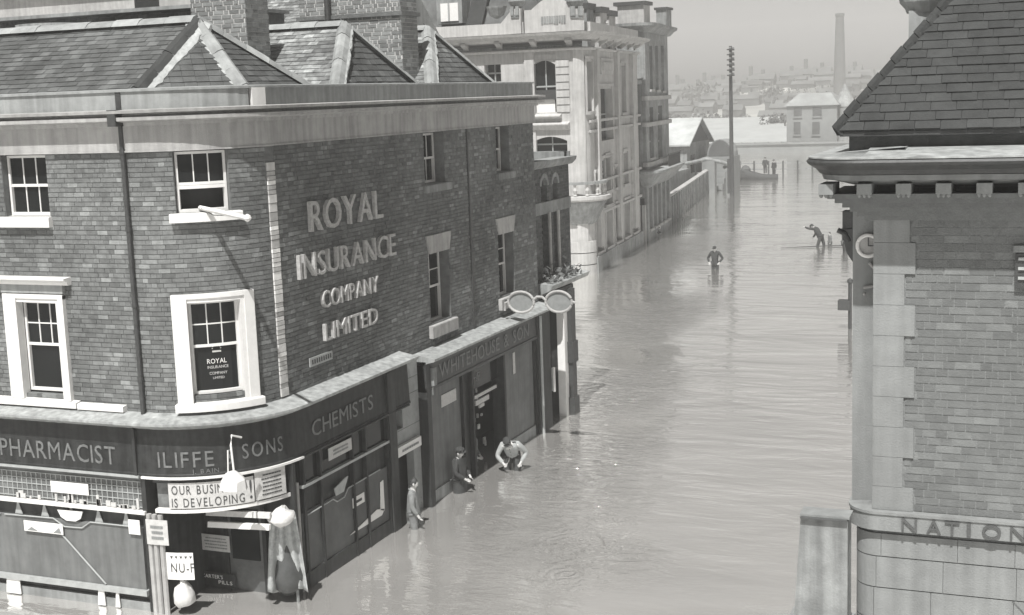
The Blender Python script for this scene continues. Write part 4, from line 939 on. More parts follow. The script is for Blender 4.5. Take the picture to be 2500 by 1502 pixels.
for x in (1263, 1404):
    u = wf(x, 30)[0]; mb = MB(); WP.box(mb, u - .28, u + .28, -.3, .3, zp, wf(x, 22)[1]); pd = mb.build('parapet_pier', STONE_W, wb)
    mb = MB(); WP.box(mb, u - .22, u - .05, .3, .4, wf(x, 34)[1] - .1, wf(x, 34)[1] + .35); WP.box(mb, u + .05, u + .22, .3, .4, wf(x, 34)[1] - .1, wf(x, 34)[1] + .35); WP.box(mb, u - .2, u + .2, .3, .36, wf(x, 34)[1] - .2, wf(x, 34)[1] - .05); mb.build('pier_ornament', STONE_G, pd)
    c = WP.P(u, 0, wf(x, 22)[1]); mb = MB().lathe(c, [(.12, 0), (.3, .1), (.45, .35), (.4, .6), (.2, .75), (.1, .9)], 12); mb.build('urn', STONE_G, pd)
mb = MB(); u0, u1 = wf(1190, 60)[0], wf(1256, 60)[0]; n = 14
prof = [(u0, zp), (u1, zp), (u1, zp + 1.35)] + [(u1 - (u1 - u0) * t_, zp + 1.35 - 1.1 * math.sin(t_ * 1.57) ** 1.4) for t_ in (.15, .3, .45, .6, .75, .9)] + [(u0, zp + .15)]
mb.ext([WP.P(u, -.25, zz) for u, zz in prof], (0, .4, 0)); mb.build('scroll_buttress', STONE_W, wb)
c = WP.P(wf(1205, 25)[0], -.4, wf(1205, 45)[1]); mb = MB().lathe(c, [(.1, 0), (.35, .15), (.5, .5), (.52, .6), (.2, .62)], 12); mb.build('urn', STONE_G, wb)
# mansard roof with dormer
MB().hexa([(-42, 65.6, zp - .2), (-24.5, 65.6, zp - .2), (-24.5, 75, zp - .2), (-42, 75, zp - .2), (-42, 66.8, 15.4), (-26.5, 66.8, 15.4), (-26.5, 75, 15.4), (-42, 75, 15.4)]).build('mansard_roof', SLATE, wb)
x0, x1 = at(1066, 30, Y=65.2).x, at(1128, 30, Y=65.2).x
dm = MB().box(x0, x1, 65.2, 67.5, at(1100, 58, Y=65.2).z, 14.6).build('dormer', STONE_G, wb)
MB().box(x0 + .25, x1 - .2, 65.14, 65.2, at(1100, 52, Y=65.2).z, at(1100, 8, Y=65.2).z).build('window_blind', PAPER, dm)
MB().box((x0 + x1) / 2 - .03, (x0 + x1) / 2 + .05, 65.08, 65.14, at(1100, 52, Y=65.2).z, at(1100, 8, Y=65.2).z).build('window_frame', PAINT_G, dm)
x0 = at(1135, 30, Y=65.8).x; MB().hexa([(x0, 65.4, zp), (x0 + .9, 65.4, zp), (x0 + .9, 66, zp), (x0, 66, zp), (x0 + .5, 66.4, 15.2), (x0 + 1.4, 66.4, 15.2), (x0 + 1.4, 67, 15.2), (x0 + .5, 67, 15.2)]).build('shaded_hip', SLATE_D, wb)  # shaded hip of the mansard, its shade put into the darker slate
# three chimneys on the side roof
for (xa, xb, ya, m_) in ((1420, 1442, 8, STONE_G), (1440, 1475, 18, STONE), (1474, 1496, 26, STONE)):
    p0, p1 = at(xa, 60, Y=68 + (xa - 1420) * .06), at(xb, 60, Y=68 + (xa - 1420) * .06); zt_ = at(xa, ya, Y=p0.y).z
    c_ = MB().box(p0.x, p1.x - .2, p0.y, p0.y + 1.1, 11, zt_).build('chimney', m_, wb); MB().box(p0.x - .1, p1.x - .08, p0.y - .12, p0.y + 1.2, zt_ - .3, zt_).build('chimney_cap', IRON, c_)
mb = MB().lathe(at(1475, 75, Y=70), [(.1, -.6), (.25, -.4), (.3, -.1), (.12, .2), (.25, .4), (.05, .6)], 10); mb.build('urn', STONE_W, wb)
mb = MB().lathe(at(1512, 92, Y=73), [(.1, -.6), (.25, -.4), (.3, -.1), (.12, .2), (.25, .4), (.05, .5)], 10); mb.build('urn', STONE_W, wb)
# balcony slab over the corner entrance, rusticated base
a, b = wf(1382, 485)[0], wA1 + .6; zz = wf(1400, 487)[1]
mb = MB(); WP.sweep(mb, a, b, [(0, zz - .12), (.7, zz - .1), (.85, zz), (.85, zz + .15), (0, zz + .2)]); bl = mb.build('balcony', STONE_W, wb)
mb = MB(); WP.sweep(mb, a + .25, b - .4, [(0, zz - 1.3), (.15, zz - 1.2), (.65, zz - .2), (.65, zz - .12), (0, zz - .12)]); mb.build('balcony_bracket', STONE_G, bl)
for k in range(6): u = a + .2 + k * .35; MB().lathe(WP.P(u, .55, zz + .2), [(.1, 0), (.06, .08), (.12, .25), (.06, .45), (.1, .55)], 8).build('baluster', STONE_W, bl)
mb = MB(); WP.box(mb, a, b, .45, .68, zz + .75, zz + .88); mb.build('balcony_rail', STONE_G, bl)
za, zb2 = -.7, wf(1400, 592)[1]
k = 0; z_ = za
while z_ < zb2 - .2:
    mb = MB(); WP.box(mb, wf(1385, 600)[0] - (.25 if k % 2 else 0), wA1 - .05, 0, .14, z_, z_ + .55); mb.build('base_block', STONE_W, wb); z_ += .6; k += 1
mb = MB(); WP.box(mb, wA1, WE, 0, .2, WB, .8); mb.build('plinth', STONE_G, wb)

# ================================================================== tall building beyond it
TP = Path((-36, 78.4), 0, [('l', 12.45), ('a', .05, 96.5), ('l', 8.2)]); TE = TP.len
tb = thing('tall_street_building', 'tall narrow dark stone building at the bend of the flooded street', 'building', (-26, 82, 0))
ts = lambda a, b, c, d: ws(a, b, c, d, TP, TE - 1)
tw = [(1586, 112, 1593, 218), (1600, 112, 1607, 220), (1614, 112, 1621, 222), (1586, 262, 1595, 300), (1607, 258, 1617, 298), (1586, 308, 1596, 385), (1607, 305, 1617, 385), (1585, 440, 1592, 520), (1600, 440, 1607, 515), (1613, 440, 1620, 510)]
TH = [ts(*q) for q in tw[:7]] + [(12.9 + k * 1.6, 14.0 + k * 1.6, .7, 3.2) for k in range(5)]
zc = side(1600, 75, TP, TE - 1)[1]
mb = MB(); wall(TP, mb, 0, TE, WB, zc, TH, -.4, 0); mb.build('wall', STONE_G, tb)
for h in TH:
    mb = MB(); TP.box(mb, h[0], h[1], -.3, -.25, h[2], h[3]); f_ = mb.build('window', GLASS, tb)
    mb = MB(); TP.box(mb, h[0] - .1, h[1] + .1, 0, .12, h[2] - .15, h[2]); TP.box(mb, h[0], h[1], -.25, -.2, (h[2] + h[3]) / 2 - .04, (h[2] + h[3]) / 2 + .04); mb.build('sill', STONE, f_)
mb = MB(); TP.sweep(mb, 0, TE + .3, [(-.3, zc - .25), (.15, zc - .2), (.4, zc + .05), (.6, zc + .15), (.62, zc + .32), (-.3, zc + .36)]); mb.build('cornice', STONE_G, tb)
for y in (238, 300, 395): zz = side(1600, y, TP, TE - 1)[1]; mb = MB(); TP.box(mb, 12.3, TE, 0, .2, zz - .15, zz + .1); mb.build('string_course', STONE, tb)
q = at(1500, 60, Y=79.5), at(1572, 60, Y=79.5); c_ = MB().box(q[0].x + .2, q[1].x, 79.5, 80.8, zc, at(1530, 10, Y=79.5).z).build('chimney', STONE, tb)
MB().box(q[0].x, q[1].x + .15, 79.35, 80.95, at(1530, 14, Y=79.5).z, at(1530, 5, Y=79.5).z).build('chimney_cap', IRON, c_)
q = at(1602, 60, Y=85), at(1627, 60, Y=85); c_ = MB().box(q[0].x, q[1].x, 85, 86.2, zc, at(1615, 20, Y=85).z).build('chimney', STONE_G, tb); MB().box(q[0].x - .1, q[1].x + .1, 84.9, 86.3, at(1615, 24, Y=85).z, at(1615, 18, Y=85).z).build('chimney_cap', IRON, c_)
MB().box(-36, -25.3, 79, 86, zc - .3, zc + .1).build('roof', LEAD, tb)
a, b, za, zb2 = ts(1584, 395, 1626, 440); zz = side(1600, 415, TP, TE - 1)[1]
mb = MB(); TP.sweep(mb, 12.2, TE + .3, [(0, zz - .9), (.3, zz - .7), (.8, zz - .1), (.95, zz), (.95, zz + .12), (0, zz + .18)]); mb.build('shop_cornice', STONE_G, tb)
mb = MB(); TP.box(mb, 16, TE + .2, .7, .74, zz + .85, zz + .95)
for k in range(16): u = 16 + k * .3; TP.box(mb, u, u + .08, .7, .74, zz + .15, zz + .9)
mb.build('balcony_railing', IRON, tb)
for x in (1562, 1574): q = at(x, 560, Y=78.3); MB().box(q.x - .1, q.x + .1, 78.15, 78.35, WB, 2.2).build('door_post', STONE_W, tb)
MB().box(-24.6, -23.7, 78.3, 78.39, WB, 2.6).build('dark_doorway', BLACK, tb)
# narrow dark house between the white building and the tall one
nb = thing('dark_gap_house', 'dark narrow house squeezed between white and tall buildings', 'building', (-25, 77, 0))
MB().box(-34, -23.95, 76.0, 78.3, WB, 9.4).build('wall', BRICK_R, nb); 
for z_ in (2.6, 5.4, 7.6): MB().box(-23.95, -23.9, 76.5, 77.4, z_, z_ + 1.3).build('window', GLASS, nb)
MB().box(-34, -23.7, 75.9, 78.35, 9.4, 9.65).build('cornice', STONE_G, nb)

# ================================================================== boundary wall, yard and far bank
BP = Path((-24.75, 86.6), 99, [('l', 30.2)])
bwl = thing('boundary_wall', 'long plank boundary wall with buttress piers standing in the flood', 'wall', (-27, 101, 0))
mb = MB(); BP.box(mb, 0, 30.2, -.2, 0, WB, 1.85); mb.build('wall', FARD, bwl)
mb = MB(); BP.sweep(mb, 0, 30.2, [(-.3, 1.85), (.1, 1.85), (.12, 1.95), (-.1, 2.05), (-.3, 1.95)]); mb.build('coping', STONE, bwl)
pm = MAT['sooty_stone']
for k in range(20): mb = MB(); BP.box(mb, .2 + k * 1.5, .5 + k * 1.5, 0, .14, WB, 1.85); mb.build('pier', STONE_G, bwl)
for k in range(60): mb = MB(); u = .55 + (k // 3) * 1.5 + (k % 3) * .34; BP.box(mb, u, min(u + .22, 30.1), 0, .05, WB, 1.45 - .1 * (k % 2)); mb.build('plank', WOOD, bwl)
q = at(1735, 470, Z=0); tag(MB().box(q.x - .38, q.x + .38, q.y, q.y + .7, WB, 2.75).build('gate_pillar', FARR), 'pale square gate pillar at the far end of the boundary wall', 'pillar')
sh = thing('low_shed', 'low shed with pale sloping roof behind the boundary wall', 'shed', (-33, 105, 0))
MB().box(-38, -29.8, 98, 112, WB, 2.4).build('wall', STONE_G, sh); MB().hexa([(-38, 97.6, 3.3), (-29.2, 97.6, 2.0), (-31.2, 112.4, 2.0), (-38, 112.4, 3.3), (-38, 97.6, 3.45), (-29.2, 97.6, 2.12), (-31.2, 112.4, 2.12), (-38, 112.4, 3.45)]).build('roof', FARROOF, sh)
gh = thing('gable_house', 'long slate-roofed house with steep dark gable end beyond the shed', 'house', (-36, 121, 0))
MB().box(-46, -31.4, 117, 125, WB, 4.3).build('wall', STONE_G, gh); MB().ext([(-31.4, 117, 4.3), (-31.4, 125, 4.3), (-31.4, 121, 6.25)], (-.3, 0, 0)).build('gable', FARD, gh)
for sgn in (-1, 1):
    y0, y1 = (116.6, 121) if sgn < 0 else (125.4, 121); MB().hexa([(-46, y0, 4.05), (-31, y0, 4.05), (-31, y1, 6.3), (-46, y1, 6.3), (-46, y0, 4.2), (-31, y0, 4.2), (-31, y1, 6.45), (-46, y1, 6.45)]).build('roof', FARROOF, gh)
MB().box(-31.45, -31.3, 118.2, 119.2, 1.6, 3.2).build('window', GLASS, gh)
HX = at(1757, 355, Y=121).x
nh = thing('arched_hut', 'dark round-roofed hut open at the front beside the gable house', 'shed', (-29.1, 124, 0))
mb = MB(); mb.ext([(HX + 1.05 * math.cos(a), 121, 2.9 + 1.45 * math.sin(a)) for a in [i * math.pi / 12 for i in range(13)]], (0, .3, 0)); mb.build('front_wall', FARD, nh)
mb = MB(); mb.ext([(HX - .12 + 1.15 * math.cos(a), 121.35, 2.9 + 1.52 * math.sin(a)) for a in [i * math.pi / 12 for i in range(13)]], (0, 2.5, 0)); mb.build('roof', STONE_G, nh); MB().box(HX - 1.4, HX + 1.15, 119.9, 124, -.6, 2.88).build('base_wall', FARR, nh)
kb = MB(); kb.tube([(-33.5, 117.5, 2.3), (-31, 117, 2.6), (-29.6, 116.8, 2.9), (-28.2, 116.8, 2.6), (-27.7, 117.4, 2.3), (-28.3, 118, 2.1)], .17, 8); tag(kb.build('curved_coping', STONE_G, smooth=True), 'pale curved wall top sweeping in front of the round-roofed hut', 'wall')
for i in range(3): tag(MB().box(-31.9 + i * .15, -28.6, 118.5 + i * .6, 119 + i * .6, -.6, .55 + i * .5).build('loading_step', FARR), ('lowest', 'middle', 'highest')[i] + ' of three pale loading steps left of the telegraph pole', 'step', 'pale loading steps by the pole')
# telegraph pole
q = at(1787, 478, Z=0); tp = thing('telegraph_pole', 'tall dark telegraph pole standing in the flood with short cross arms', 'telegraph pole', (q.x, q.y, 0))
zt = at(1795, 112, Y=q.y).z; MB().tube([(q.x, q.y, WB), (q.x, q.y, zt)], [.2, .13], 10).build('pole', WOOD_D, tp)
for k in range(6):
    z_ = zt - .35 - k * .42; ar = MB().box(q.x - .12, q.x + .14, q.y - .85, q.y + .85, z_, z_ + .1).build('cross_arm', WOOD_D, tp)
    for j in (-.75, -.35, .35, .75): MB().lathe((q.x + .1, q.y + j, z_ + .1), [(.02, 0), (.05, .05), (.05, .14), (.01, .18)], 8).build('insulator', STONE_G, ar)
MB().box(q.x - .35, q.x - .12, q.y - .15, q.y + .15, 0.2, 3.1).build('pole_box', WOOD_D, tp)
# dark boat-like shape and rails by the pole
q = at(1845, 438, Z=0); bt = thing('moored_boat', 'dark low boat drawn up at the waterline right of the telegraph pole', 'boat', (q.x, q.y, 0))
mb = MB(); sec = [(-1.7, .1, .9), (-1.2, .45, 1.0), (-.4, .6, .75), (.5, .6, .5), (1.3, .45, .45), (2.2, .08, .5)]
for x, wd, h_ in sec: mb.v += [(q.x + x, q.y - wd, h_), (q.x + x, q.y - wd * .7, -.2), (q.x + x, q.y + wd * .7, -.2), (q.x + x, q.y + wd, h_)]
for i in range(5):
    for j in range(3): k = i * 4 + j; mb.f.append((k, k+1, k+5, k+4))
    mb.f.append((i*4+3, i*4, i*4+4, i*4+7))
mb.build('hull', WOOD_D, bt, smooth=True)
MB().lathe((q.x - 1.0, q.y, .8), [(.5, 0), (.5, .25), (.3, .5), (.05, .6)], 10).build('tarpaulin', FARD, bt)
# flood wall, pale bank, far wall, mill house
rl = thing('long_railing', 'long low railing crossing the flood behind the telegraph pole', 'railing', (-28, 140, 0))
for z_ in (.5, 1.1): MB().box(-35, -20, 139.9, 140.1, z_, z_ + .1).build('rail', STONE_G, rl)
for k in range(11): MB().box(-35 + k * 1.5, -34.85 + k * 1.5, 139.9, 140.1, -.5, 1.4).build('post', FARD, rl)
qw = [at(1760, 352, Y=185), at(2060, 342, Y=185)]
fw_ = thing('embankment_wall', 'long low grey embankment wall in the haze below the mill house', 'wall', (-36, 185, 0))
MB().box(qw[0].x - 1, qw[1].x + 40, 185, 187, -.6, 1.15).build('wall', FARR, fw_); MB().box(qw[0].x - 1, qw[1].x + 40, 184.8, 187.2, 1.15, 1.3).build('coping', FARR, fw_)
mh = thing('mill_house', 'square pale mill house with four dark windows seen through haze', 'house', (-33, 192, 0))
MB().box(-36.7, -29.8, 190, 197, -.6, 6.2).build('wall', FARR, mh); MB().hexa([(-37, 189.7, 6.2), (-29.5, 189.7, 6.2), (-29.5, 197.3, 6.2), (-37, 197.3, 6.2), (-35.4, 192.5, 7.9), (-31, 192.5, 7.9), (-31, 194.5, 7.9), (-35.4, 194.5, 7.9)]).build('roof', FARROOF, mh)
for (xa, xb, ya, yb) in ((1938, 1957, 264, 284), (1984, 2006, 262, 283), (1938, 1954, 298, 328), (1983, 2001, 298, 328)):
    a, b = at(xa, yb, Y=189.95), at(xb, ya, Y=189.95); f_ = MB().box(a.x, b.x, 189.9, 190, a.z, b.z).build('window', FARD, mh); MB().box(a.x - .1, b.x + .1, 189.85, 189.9, a.z - .25, a.z - .05).build('sill', FARR, f_)
ot = thing('conical_oast', 'grey building with steep pointed roof adjoining the mill house', 'building', (-28.5, 192, 0))
MB().lathe((-29.2, 193, 0), [(1.6, -.6), (1.6, 5.8), (1.7, 5.9), (.1, 9.0)], 12).build('tower', STONE_G, ot)
fc = thing('factory_chimney', 'very tall round factory chimney rising from the hazy far bank', 'chimney', (-62, 400, 0))
MB().lathe((-62, 400, 0), [(1.9, 0), (1.6, 14), (1.15, 28), (1.3, 28.1), (1.3, 28.8), (1.0, 28.9)], 16).build('stack', mat('far_brick', .08, .2, .5, .9, 0), fc)
# houses and chimneys along the skyline
rnd = random.Random(12); LBH = ['low terrace house on the hazy skyline with a single stack', 'long terrace on the hazy skyline with two stacks', 'gabled villa on the hazy skyline with a tall stack']
nth = 0; xs_ = [1650, 1662, 1700, 1716, 1738, 1762, 1830, 1860, 1930, 1965, 2005, 2085]
wh = ['leftmost, against the tall building', 'second from the left', 'third from the left', 'fourth from the left', 'fifth from the left', 'just left of the telegraph pole', 'just right of the telegraph pole', 'second right of the telegraph pole', 'left of the pointed gable', 'next to the pointed gable', 'with pointed gable, left of the factory chimney', 'right of the factory chimney']
for i, px in enumerate(xs_):
    y = 470 + rnd.uniform(-10, 10); p = at(px, 195, Y=y); g = hz(p.x, y); wd = rnd.uniform(4, 8)
    t = thing('skyline_house', 'hazy skyline house, ' + wh[i], 'house', (p.x, y, g), 'houses on the hazy skyline')
    MB().box(p.x - wd / 2, p.x + wd / 2, y, y + 6, g - 2, g + 2.6).build('wall', FARD, t); MB().ext([(p.x - wd / 2 - .3, y - .3, g + 2.6), (p.x - wd / 2 - .3, y + 6.3, g + 2.6), (p.x - wd / 2 - .3, y + 3, g + 4.6)], (wd + .6, 0, 0)).build('roof', FARD, t)
    MB().box(p.x - .8, p.x + .4, y + 2.5, y + 3.5, g + 4, g + (5.9 if i % 3 else 7.6)).build('chimney', FARD, t)
# trees
LM = {}
def tree(px, y, h, wd, label, base=None, n=500, seed=0, grp='trees on the far bank'):
    rnd = random.Random(seed); p = at(px, 300, Y=y); g = base if base is not None else max(-.6, hz(p.x, y) if y > 290 else -.6)
    t = thing('broadleaf_tree', label, 'tree', (p.x, y, g), grp)
    MB().tube([(p.x, y, g), (p.x + .1, y, g + h * .35), (p.x, y, g + h * .7)], [h * .05, h * .035, h * .01], 7).tube([(p.x, y, g + h * .3), (p.x + wd * .25, y, g + h * .6)], [h * .02, h * .008], 5).build('trunk', BARK, t)
    cl = [(rnd.gauss(0, wd * .25), rnd.gauss(0, wd * .25), h * rnd.uniform(.35, .85), wd * rnd.uniform(.18, .3)) for _ in range(9)]; mb = MB()
    for i in range(n):
        c = rnd.choice(cl); v = Vector([rnd.gauss(0, 1) for _ in range(3)]).normalized() * c[3] * rnd.uniform(.6, 1.05); q_ = Vector((p.x + c[0], y + c[1], g + c[2])) + v * Vector((1, 1, .8)).length / 1.6
        s_ = (wd + 3) * .03 * rnd.uniform(.6, 1.4); a = Vector([rnd.uniform(-1, 1) for _ in range(3)]) * s_; b = Vector([rnd.uniform(-1, 1) for _ in range(3)]) * s_; mb.poly([q_ - a, q_ + b, q_ + a, q_ - b])
    mb.build('crown', LEAF, t)
tl = [(1647, 300, 7, 5, 'small round tree at the far water edge beside the tall building'), (1668, 305, 5, 4, 'low bush-like tree at the far water edge above the gable house roof'), (1735, 300, 6, 11, 'wide low tree at the far water edge left of the telegraph pole'),
      (1776, 300, 6, 4, 'small upright tree just left of the telegraph pole at the far bank'), (1812, 310, 5, 5, 'small tree just right of the telegraph pole at the far bank'), (1893, 250, 7, 6, 'dark tree touching the left side of the mill house'),
      (1880, 400, 7, 9, 'mid-slope tree on the hazy hillside above the flood'),
      (2090, 260, 11, 12, 'tall tree in haze right of the factory chimney'), (1700, 440, 7, 16, 'flat tree group high on the hill left of the pole')]
for i, (px, y, h_, wd, lb) in enumerate(tl): tree(px, y, h_ * .62, wd * .75, lb, seed=i, n=900)
mb = MB(); rnd = random.Random(31)
for i in range(9000):
    x, y = rnd.uniform(-190, 60), rnd.choice([rnd.gauss(330, 3), rnd.gauss(380, 4), rnd.gauss(425, 5), rnd.gauss(455, 6), rnd.uniform(300, 460)])
    if math.sin(x * .09 + y * .05) < -.15: continue
    q_ = Vector((x, y, hz(x, y) + rnd.uniform(0, 1.1))); s_ = rnd.uniform(.25, .5); a = Vector([rnd.uniform(-1, 1) for _ in range(3)]) * s_; b = Vector([rnd.uniform(-1, 1) for _ in range(3)]) * s_; mb.poly([q_ - a, q_ + b, q_ + a, q_ - b])
tag(stuff(mb.build('hedgerows', LEAF)), 'hedges and scrub scattered over the hazy far hillside', 'hedges')
# pale long roofs of sheds in the flooded flats, and the hazy town behind
for (xa, xb, ye, yr, Yd, lb) in ((1700, 1925, 352, 316, 205, 'long pale low-pitched roof of the nearer works shed beyond the flood'), (1625, 1915, 318, 294, 245, 'second long pale works roof behind the nearer one, left of the mill house')):
    a, b = at(xa, ye, Y=Yd), at(xb, ye, Y=Yd); c, d = at(xa + 10, yr, Y=Yd + 14), at(xb - 4, yr, Y=Yd + 14); t = thing('works_shed', lb, 'shed', ((a.x + b.x) / 2, Yd, 0))
    MB().box(a.x, b.x, Yd + .2, Yd + 22, -.6, max(a.z, .2)).build('wall', FARR, t); z0_ = max(a.z, .2)
    MB().hexa([(a.x, Yd, z0_), (b.x, Yd, z0_), (d.x, Yd + 14, c.z), (c.x, Yd + 14, c.z), (a.x, Yd, z0_ + .2), (b.x, Yd, z0_ + .2), (d.x, Yd + 14, c.z + .2), (c.x, Yd + 14, c.z + .2)]).build('roof', mat('pale_roof', .27, .12, .3, .9, 0), t)
    for k in range(7): q_ = a.x + (b.x - a.x) * (k + .5) / 7; MB().box(q_ - .06, q_ + .06, Yd - .05, Yd + .3, -.6, z0_ + .1).build('gutter_pipe', FARD, t)
mb = MB(); rnd = random.Random(77)
for i in range(150):
    y = rnd.uniform(330, 470); x = rnd.uniform(-150, -30); g_ = hz(x, y); w_ = rnd.uniform(3, 9); h_ = rnd.uniform(1.2, 2.6)
    mb.box(x, x + w_, y, y + 4, g_ - 1, g_ + h_); mb.ext([(x, y - .2, g_ + h_), (x, y + 4.2, g_ + h_), (x, y + 2, g_ + h_ + 1.2)], (w_, 0, 0))
    if rnd.random() < .6: mb.box(x + .5, x + 1.1, y + 1.7, y + 2.3, g_ + h_, g_ + h_ + 2.1)
tag(stuff(mb.build('distant_town', mat('town', .07, .5, .15, .95, 0, island=.35))), 'distant town houses crowded over the hazy hillside', 'town')
# goods in the doorway of the second shop
mb = MB(); rnd = random.Random(15)
for i in range(34):
    y = rnd.uniform(28.85, 30.5); z = rnd.uniform(.2, 1.75); a = rnd.uniform(.03, .11); x = rnd.uniform(-13.9, -13.5); mb.box(x, x + .04, y, y + a, z, z + rnd.uniform(.04, .2))
stuff(mb.build('hanging_goods', PAPER_G, cb_))
# lamp post with box standing in the water
q = at(2075, 803, Z=0); lp = thing('street_post', 'dark iron street post with a box halfway up, right side of the flood', 'post', (q.x, q.y, 0))
MB().tube([(q.x, q.y, WB), (q.x, q.y, 1.75)], .07, 8).build('post', IRON, lp); MB().lathe((q.x, q.y, 1.7), [(.07, 0), (.12, .05), (.1, .14), (.02, .2)], 8).build('finial', IRON, lp); MB().box(q.x - .42, q.x + .02, q.y - .2, q.y + .2, .72, 1.08).build('box', IRON, lp)
a, b = at(1905, 607, Z=0), at(2080, 601, Z=0); tag(MB().tube([(a.x, a.y, .03), ((a.x + b.x) / 2, (a.y + b.y) / 2, .06), (b.x, b.y, .05)], [.01, .03, .03], 6).build('floating_plank', WOOD_D), 'long dark plank afloat beside the stooping man', 'plank')

# ================================================================== bank building on the right
bk = thing('bank_building', 'brick and stone bank with slate roof and bracketed cornice on the right', 'building', (0, 17, 0))
BY = 14.74
UP = Path((-1.92, 26), 270, [('l', 11.26 - .01), ('a', .01, 90), ('l', 7)]); u0_ = 11.26 - .01 + .01 * R(90); bX = lambda x: u0_ + x + 1.91
mb = MB(); UP.box(mb, 0, UP.len, -.5, -.006, 4.3, 7.95); mb.build('wall', MORTAR, bk)
qz = [(7.65 - .335 * i) for i in range(11)]; ql = []
for i in range(10):
    z1_, z0_ = qz[i], qz[i + 1]; wide = i % 2 == 1
    x1 = -1.49 if wide else -1.60; x1 = x1 if i else -1.55
    mb = MB(); UP.box(mb, u0_ - .005, bX(x1), -.1, .02, max(z0_, 4.37) + .004, z1_); mb.build('quoin', STONE_B, bk); ql.append((u0_ - .3, bX(x1) + .01, z0_, z1_))
bl_ = lay(UP, bX(-1.62), bX(1.2), 4.38, 7.93, ql + [(bX(-.50), bX(.4), 6.88, 7.28)], .084, .25, .012, jv=.012)
bricks(UP, bl_, BRICK_B, bk, 300, jit=.25)
bricks(UP, lay(UP, bX(1.2), UP.len, 4.38, 7.93, []), BRICK_B, bk, 0)
bricks(UP, lay(UP, 3, u0_ - .02, 4.38, 7.93, [(9.5, 12, 4, 9)]), BRICK_B, bk, 0)
mb = MB(); UP.box(mb, bX(-.50), bX(.4), -.1, .05, 6.86, 7.22); v_ = mb.build('wall_vent', IRON, bk); mb = MB()
for z_ in (6.95, 7.05, 7.15): UP.box(mb, bX(-.47), bX(.37), .05, .07, z_, z_ + .03)
mb.build('vent_slat', PAINT_G, v_); mb = MB(); UP.box(mb, bX(-.52), bX(.42), -.02, .06, 7.23, 7.3); mb.build('vent_hood', STONE_B, bk)
# cornice
CP = Path((-2.0, 26), 270, [('l', 11.3), ('a', .01, 90), ('l', 7)])
mb = MB(); CP.sweep(mb, 0, CP.len, [(-.4, 7.94), (.12, 7.94), (.36, 8.0), (.44, 8.01), (.46, 8.065), (-.4, 8.07)]); mb.build('cornice', mat('cornice_stone', .15, .2, 4, .8, .2, 50, streak=.2), bk)
mb = MB(); CP.sweep(mb, 0, CP.len, [(-.4, 8.072), (.48, 8.072), (.52, 8.12), (.60, 8.17), (.62, 8.2), (.60, 8.225), (-.4, 8.30)]); mb.build('dark_cornice_band', IRON, bk)  # shade of the undercut cornice put into a dark band
mb = MB(); CP.sweep(mb, 0, CP.len, [(-.4, 8.305), (.585, 8.232), (.6, 8.236), (.6, 8.25), (-.4, 8.325)]); mb.build('cornice_flashing', LEAD, bk)
for k in range(12):
    x = -2.36 + k * .392; mb = MB().box(x - .075, x + .075, 14.14 + .17, 14.75, 7.86, 7.97); md_ = mb.build('modillion', STONE_B, bk)
    mb = MB()
    for j in range(3): mb.lathe((x - .05 + j * .05, 14.34, 7.835), [(.008, -.01), (.022, .01), (.022, .04)], 6)
    mb.build('modillion_drop', STONE_B, md_)
# stepped corbel under the cornice at the corner
mb = MB(); n = 6
for i in range(n): mb.box(-2.36 + .07 * i, 3, 14.4 + .055 * i, 15.6, 7.86 - .05 * (i + 1), 7.86 - .05 * i)
mb.build('corbel_course', BRICK_B, bk)
mb = MB().box(-2.18, -1.93, 15.0, 15.3, 4.3, 7.9); mb.build('corner_pilaster', STONE_B, bk)
# low wall and roof
mb = MB().box(-2.22, 4, 14.98, 15.2, 8.28, 8.46); mb.build('gutter_wall', mat('gutter_wall', .07, .3, 5, .8, .3), bk)
mb = MB().box(-2.3, 4, 14.86, 15.1, 8.44, 8.50); mb.build('gutter', IRON, bk)
PT = math.tan(R(52)); ex, ey, ez = -2.34, 14.84, 8.5
k = 2.6
roof_face([(ex, ey, ez), (4, ey, ez), (4, ey + k, ez + k * PT), (ex + k, ey + k, ez + k * PT)], bk, SLATE_D, w_=.26, expo=.118, th=.012, nparts=300)
roof_face([(ex, 20, ez), (ex, ey, ez), (ex + k, ey + k, ez + k * PT), (ex + k, 20, ez + k * PT)], bk, SLATE_D, w_=.26, expo=.118)
ridge((ex, ey, ez + .0), (ex + k, ey + k, ez + k * PT), bk, w_=.035, seg=.2, m=SLATE_D, name='hip_tile')
x0 = at(2218, 90, Y=16.3).x; x1 = at(2322, 60, Y=16.3).x; z1_ = at(2270, 28, Y=16.3).z
c_ = MB().box(x0, x1, 16.3, 16.8, 8.6, z1_ + .02).build('chimney', RENDER, bk)
mb = MB(); cx, cy = (x0 + x1) / 2, 16.55; mb.lathe((cx, cy, z1_), [(.28, 0), (.30, .05), (.36, .12), (.38, .22), (.38, .5)], 20); mb.build('chimney_pot', STONE_G, c_)
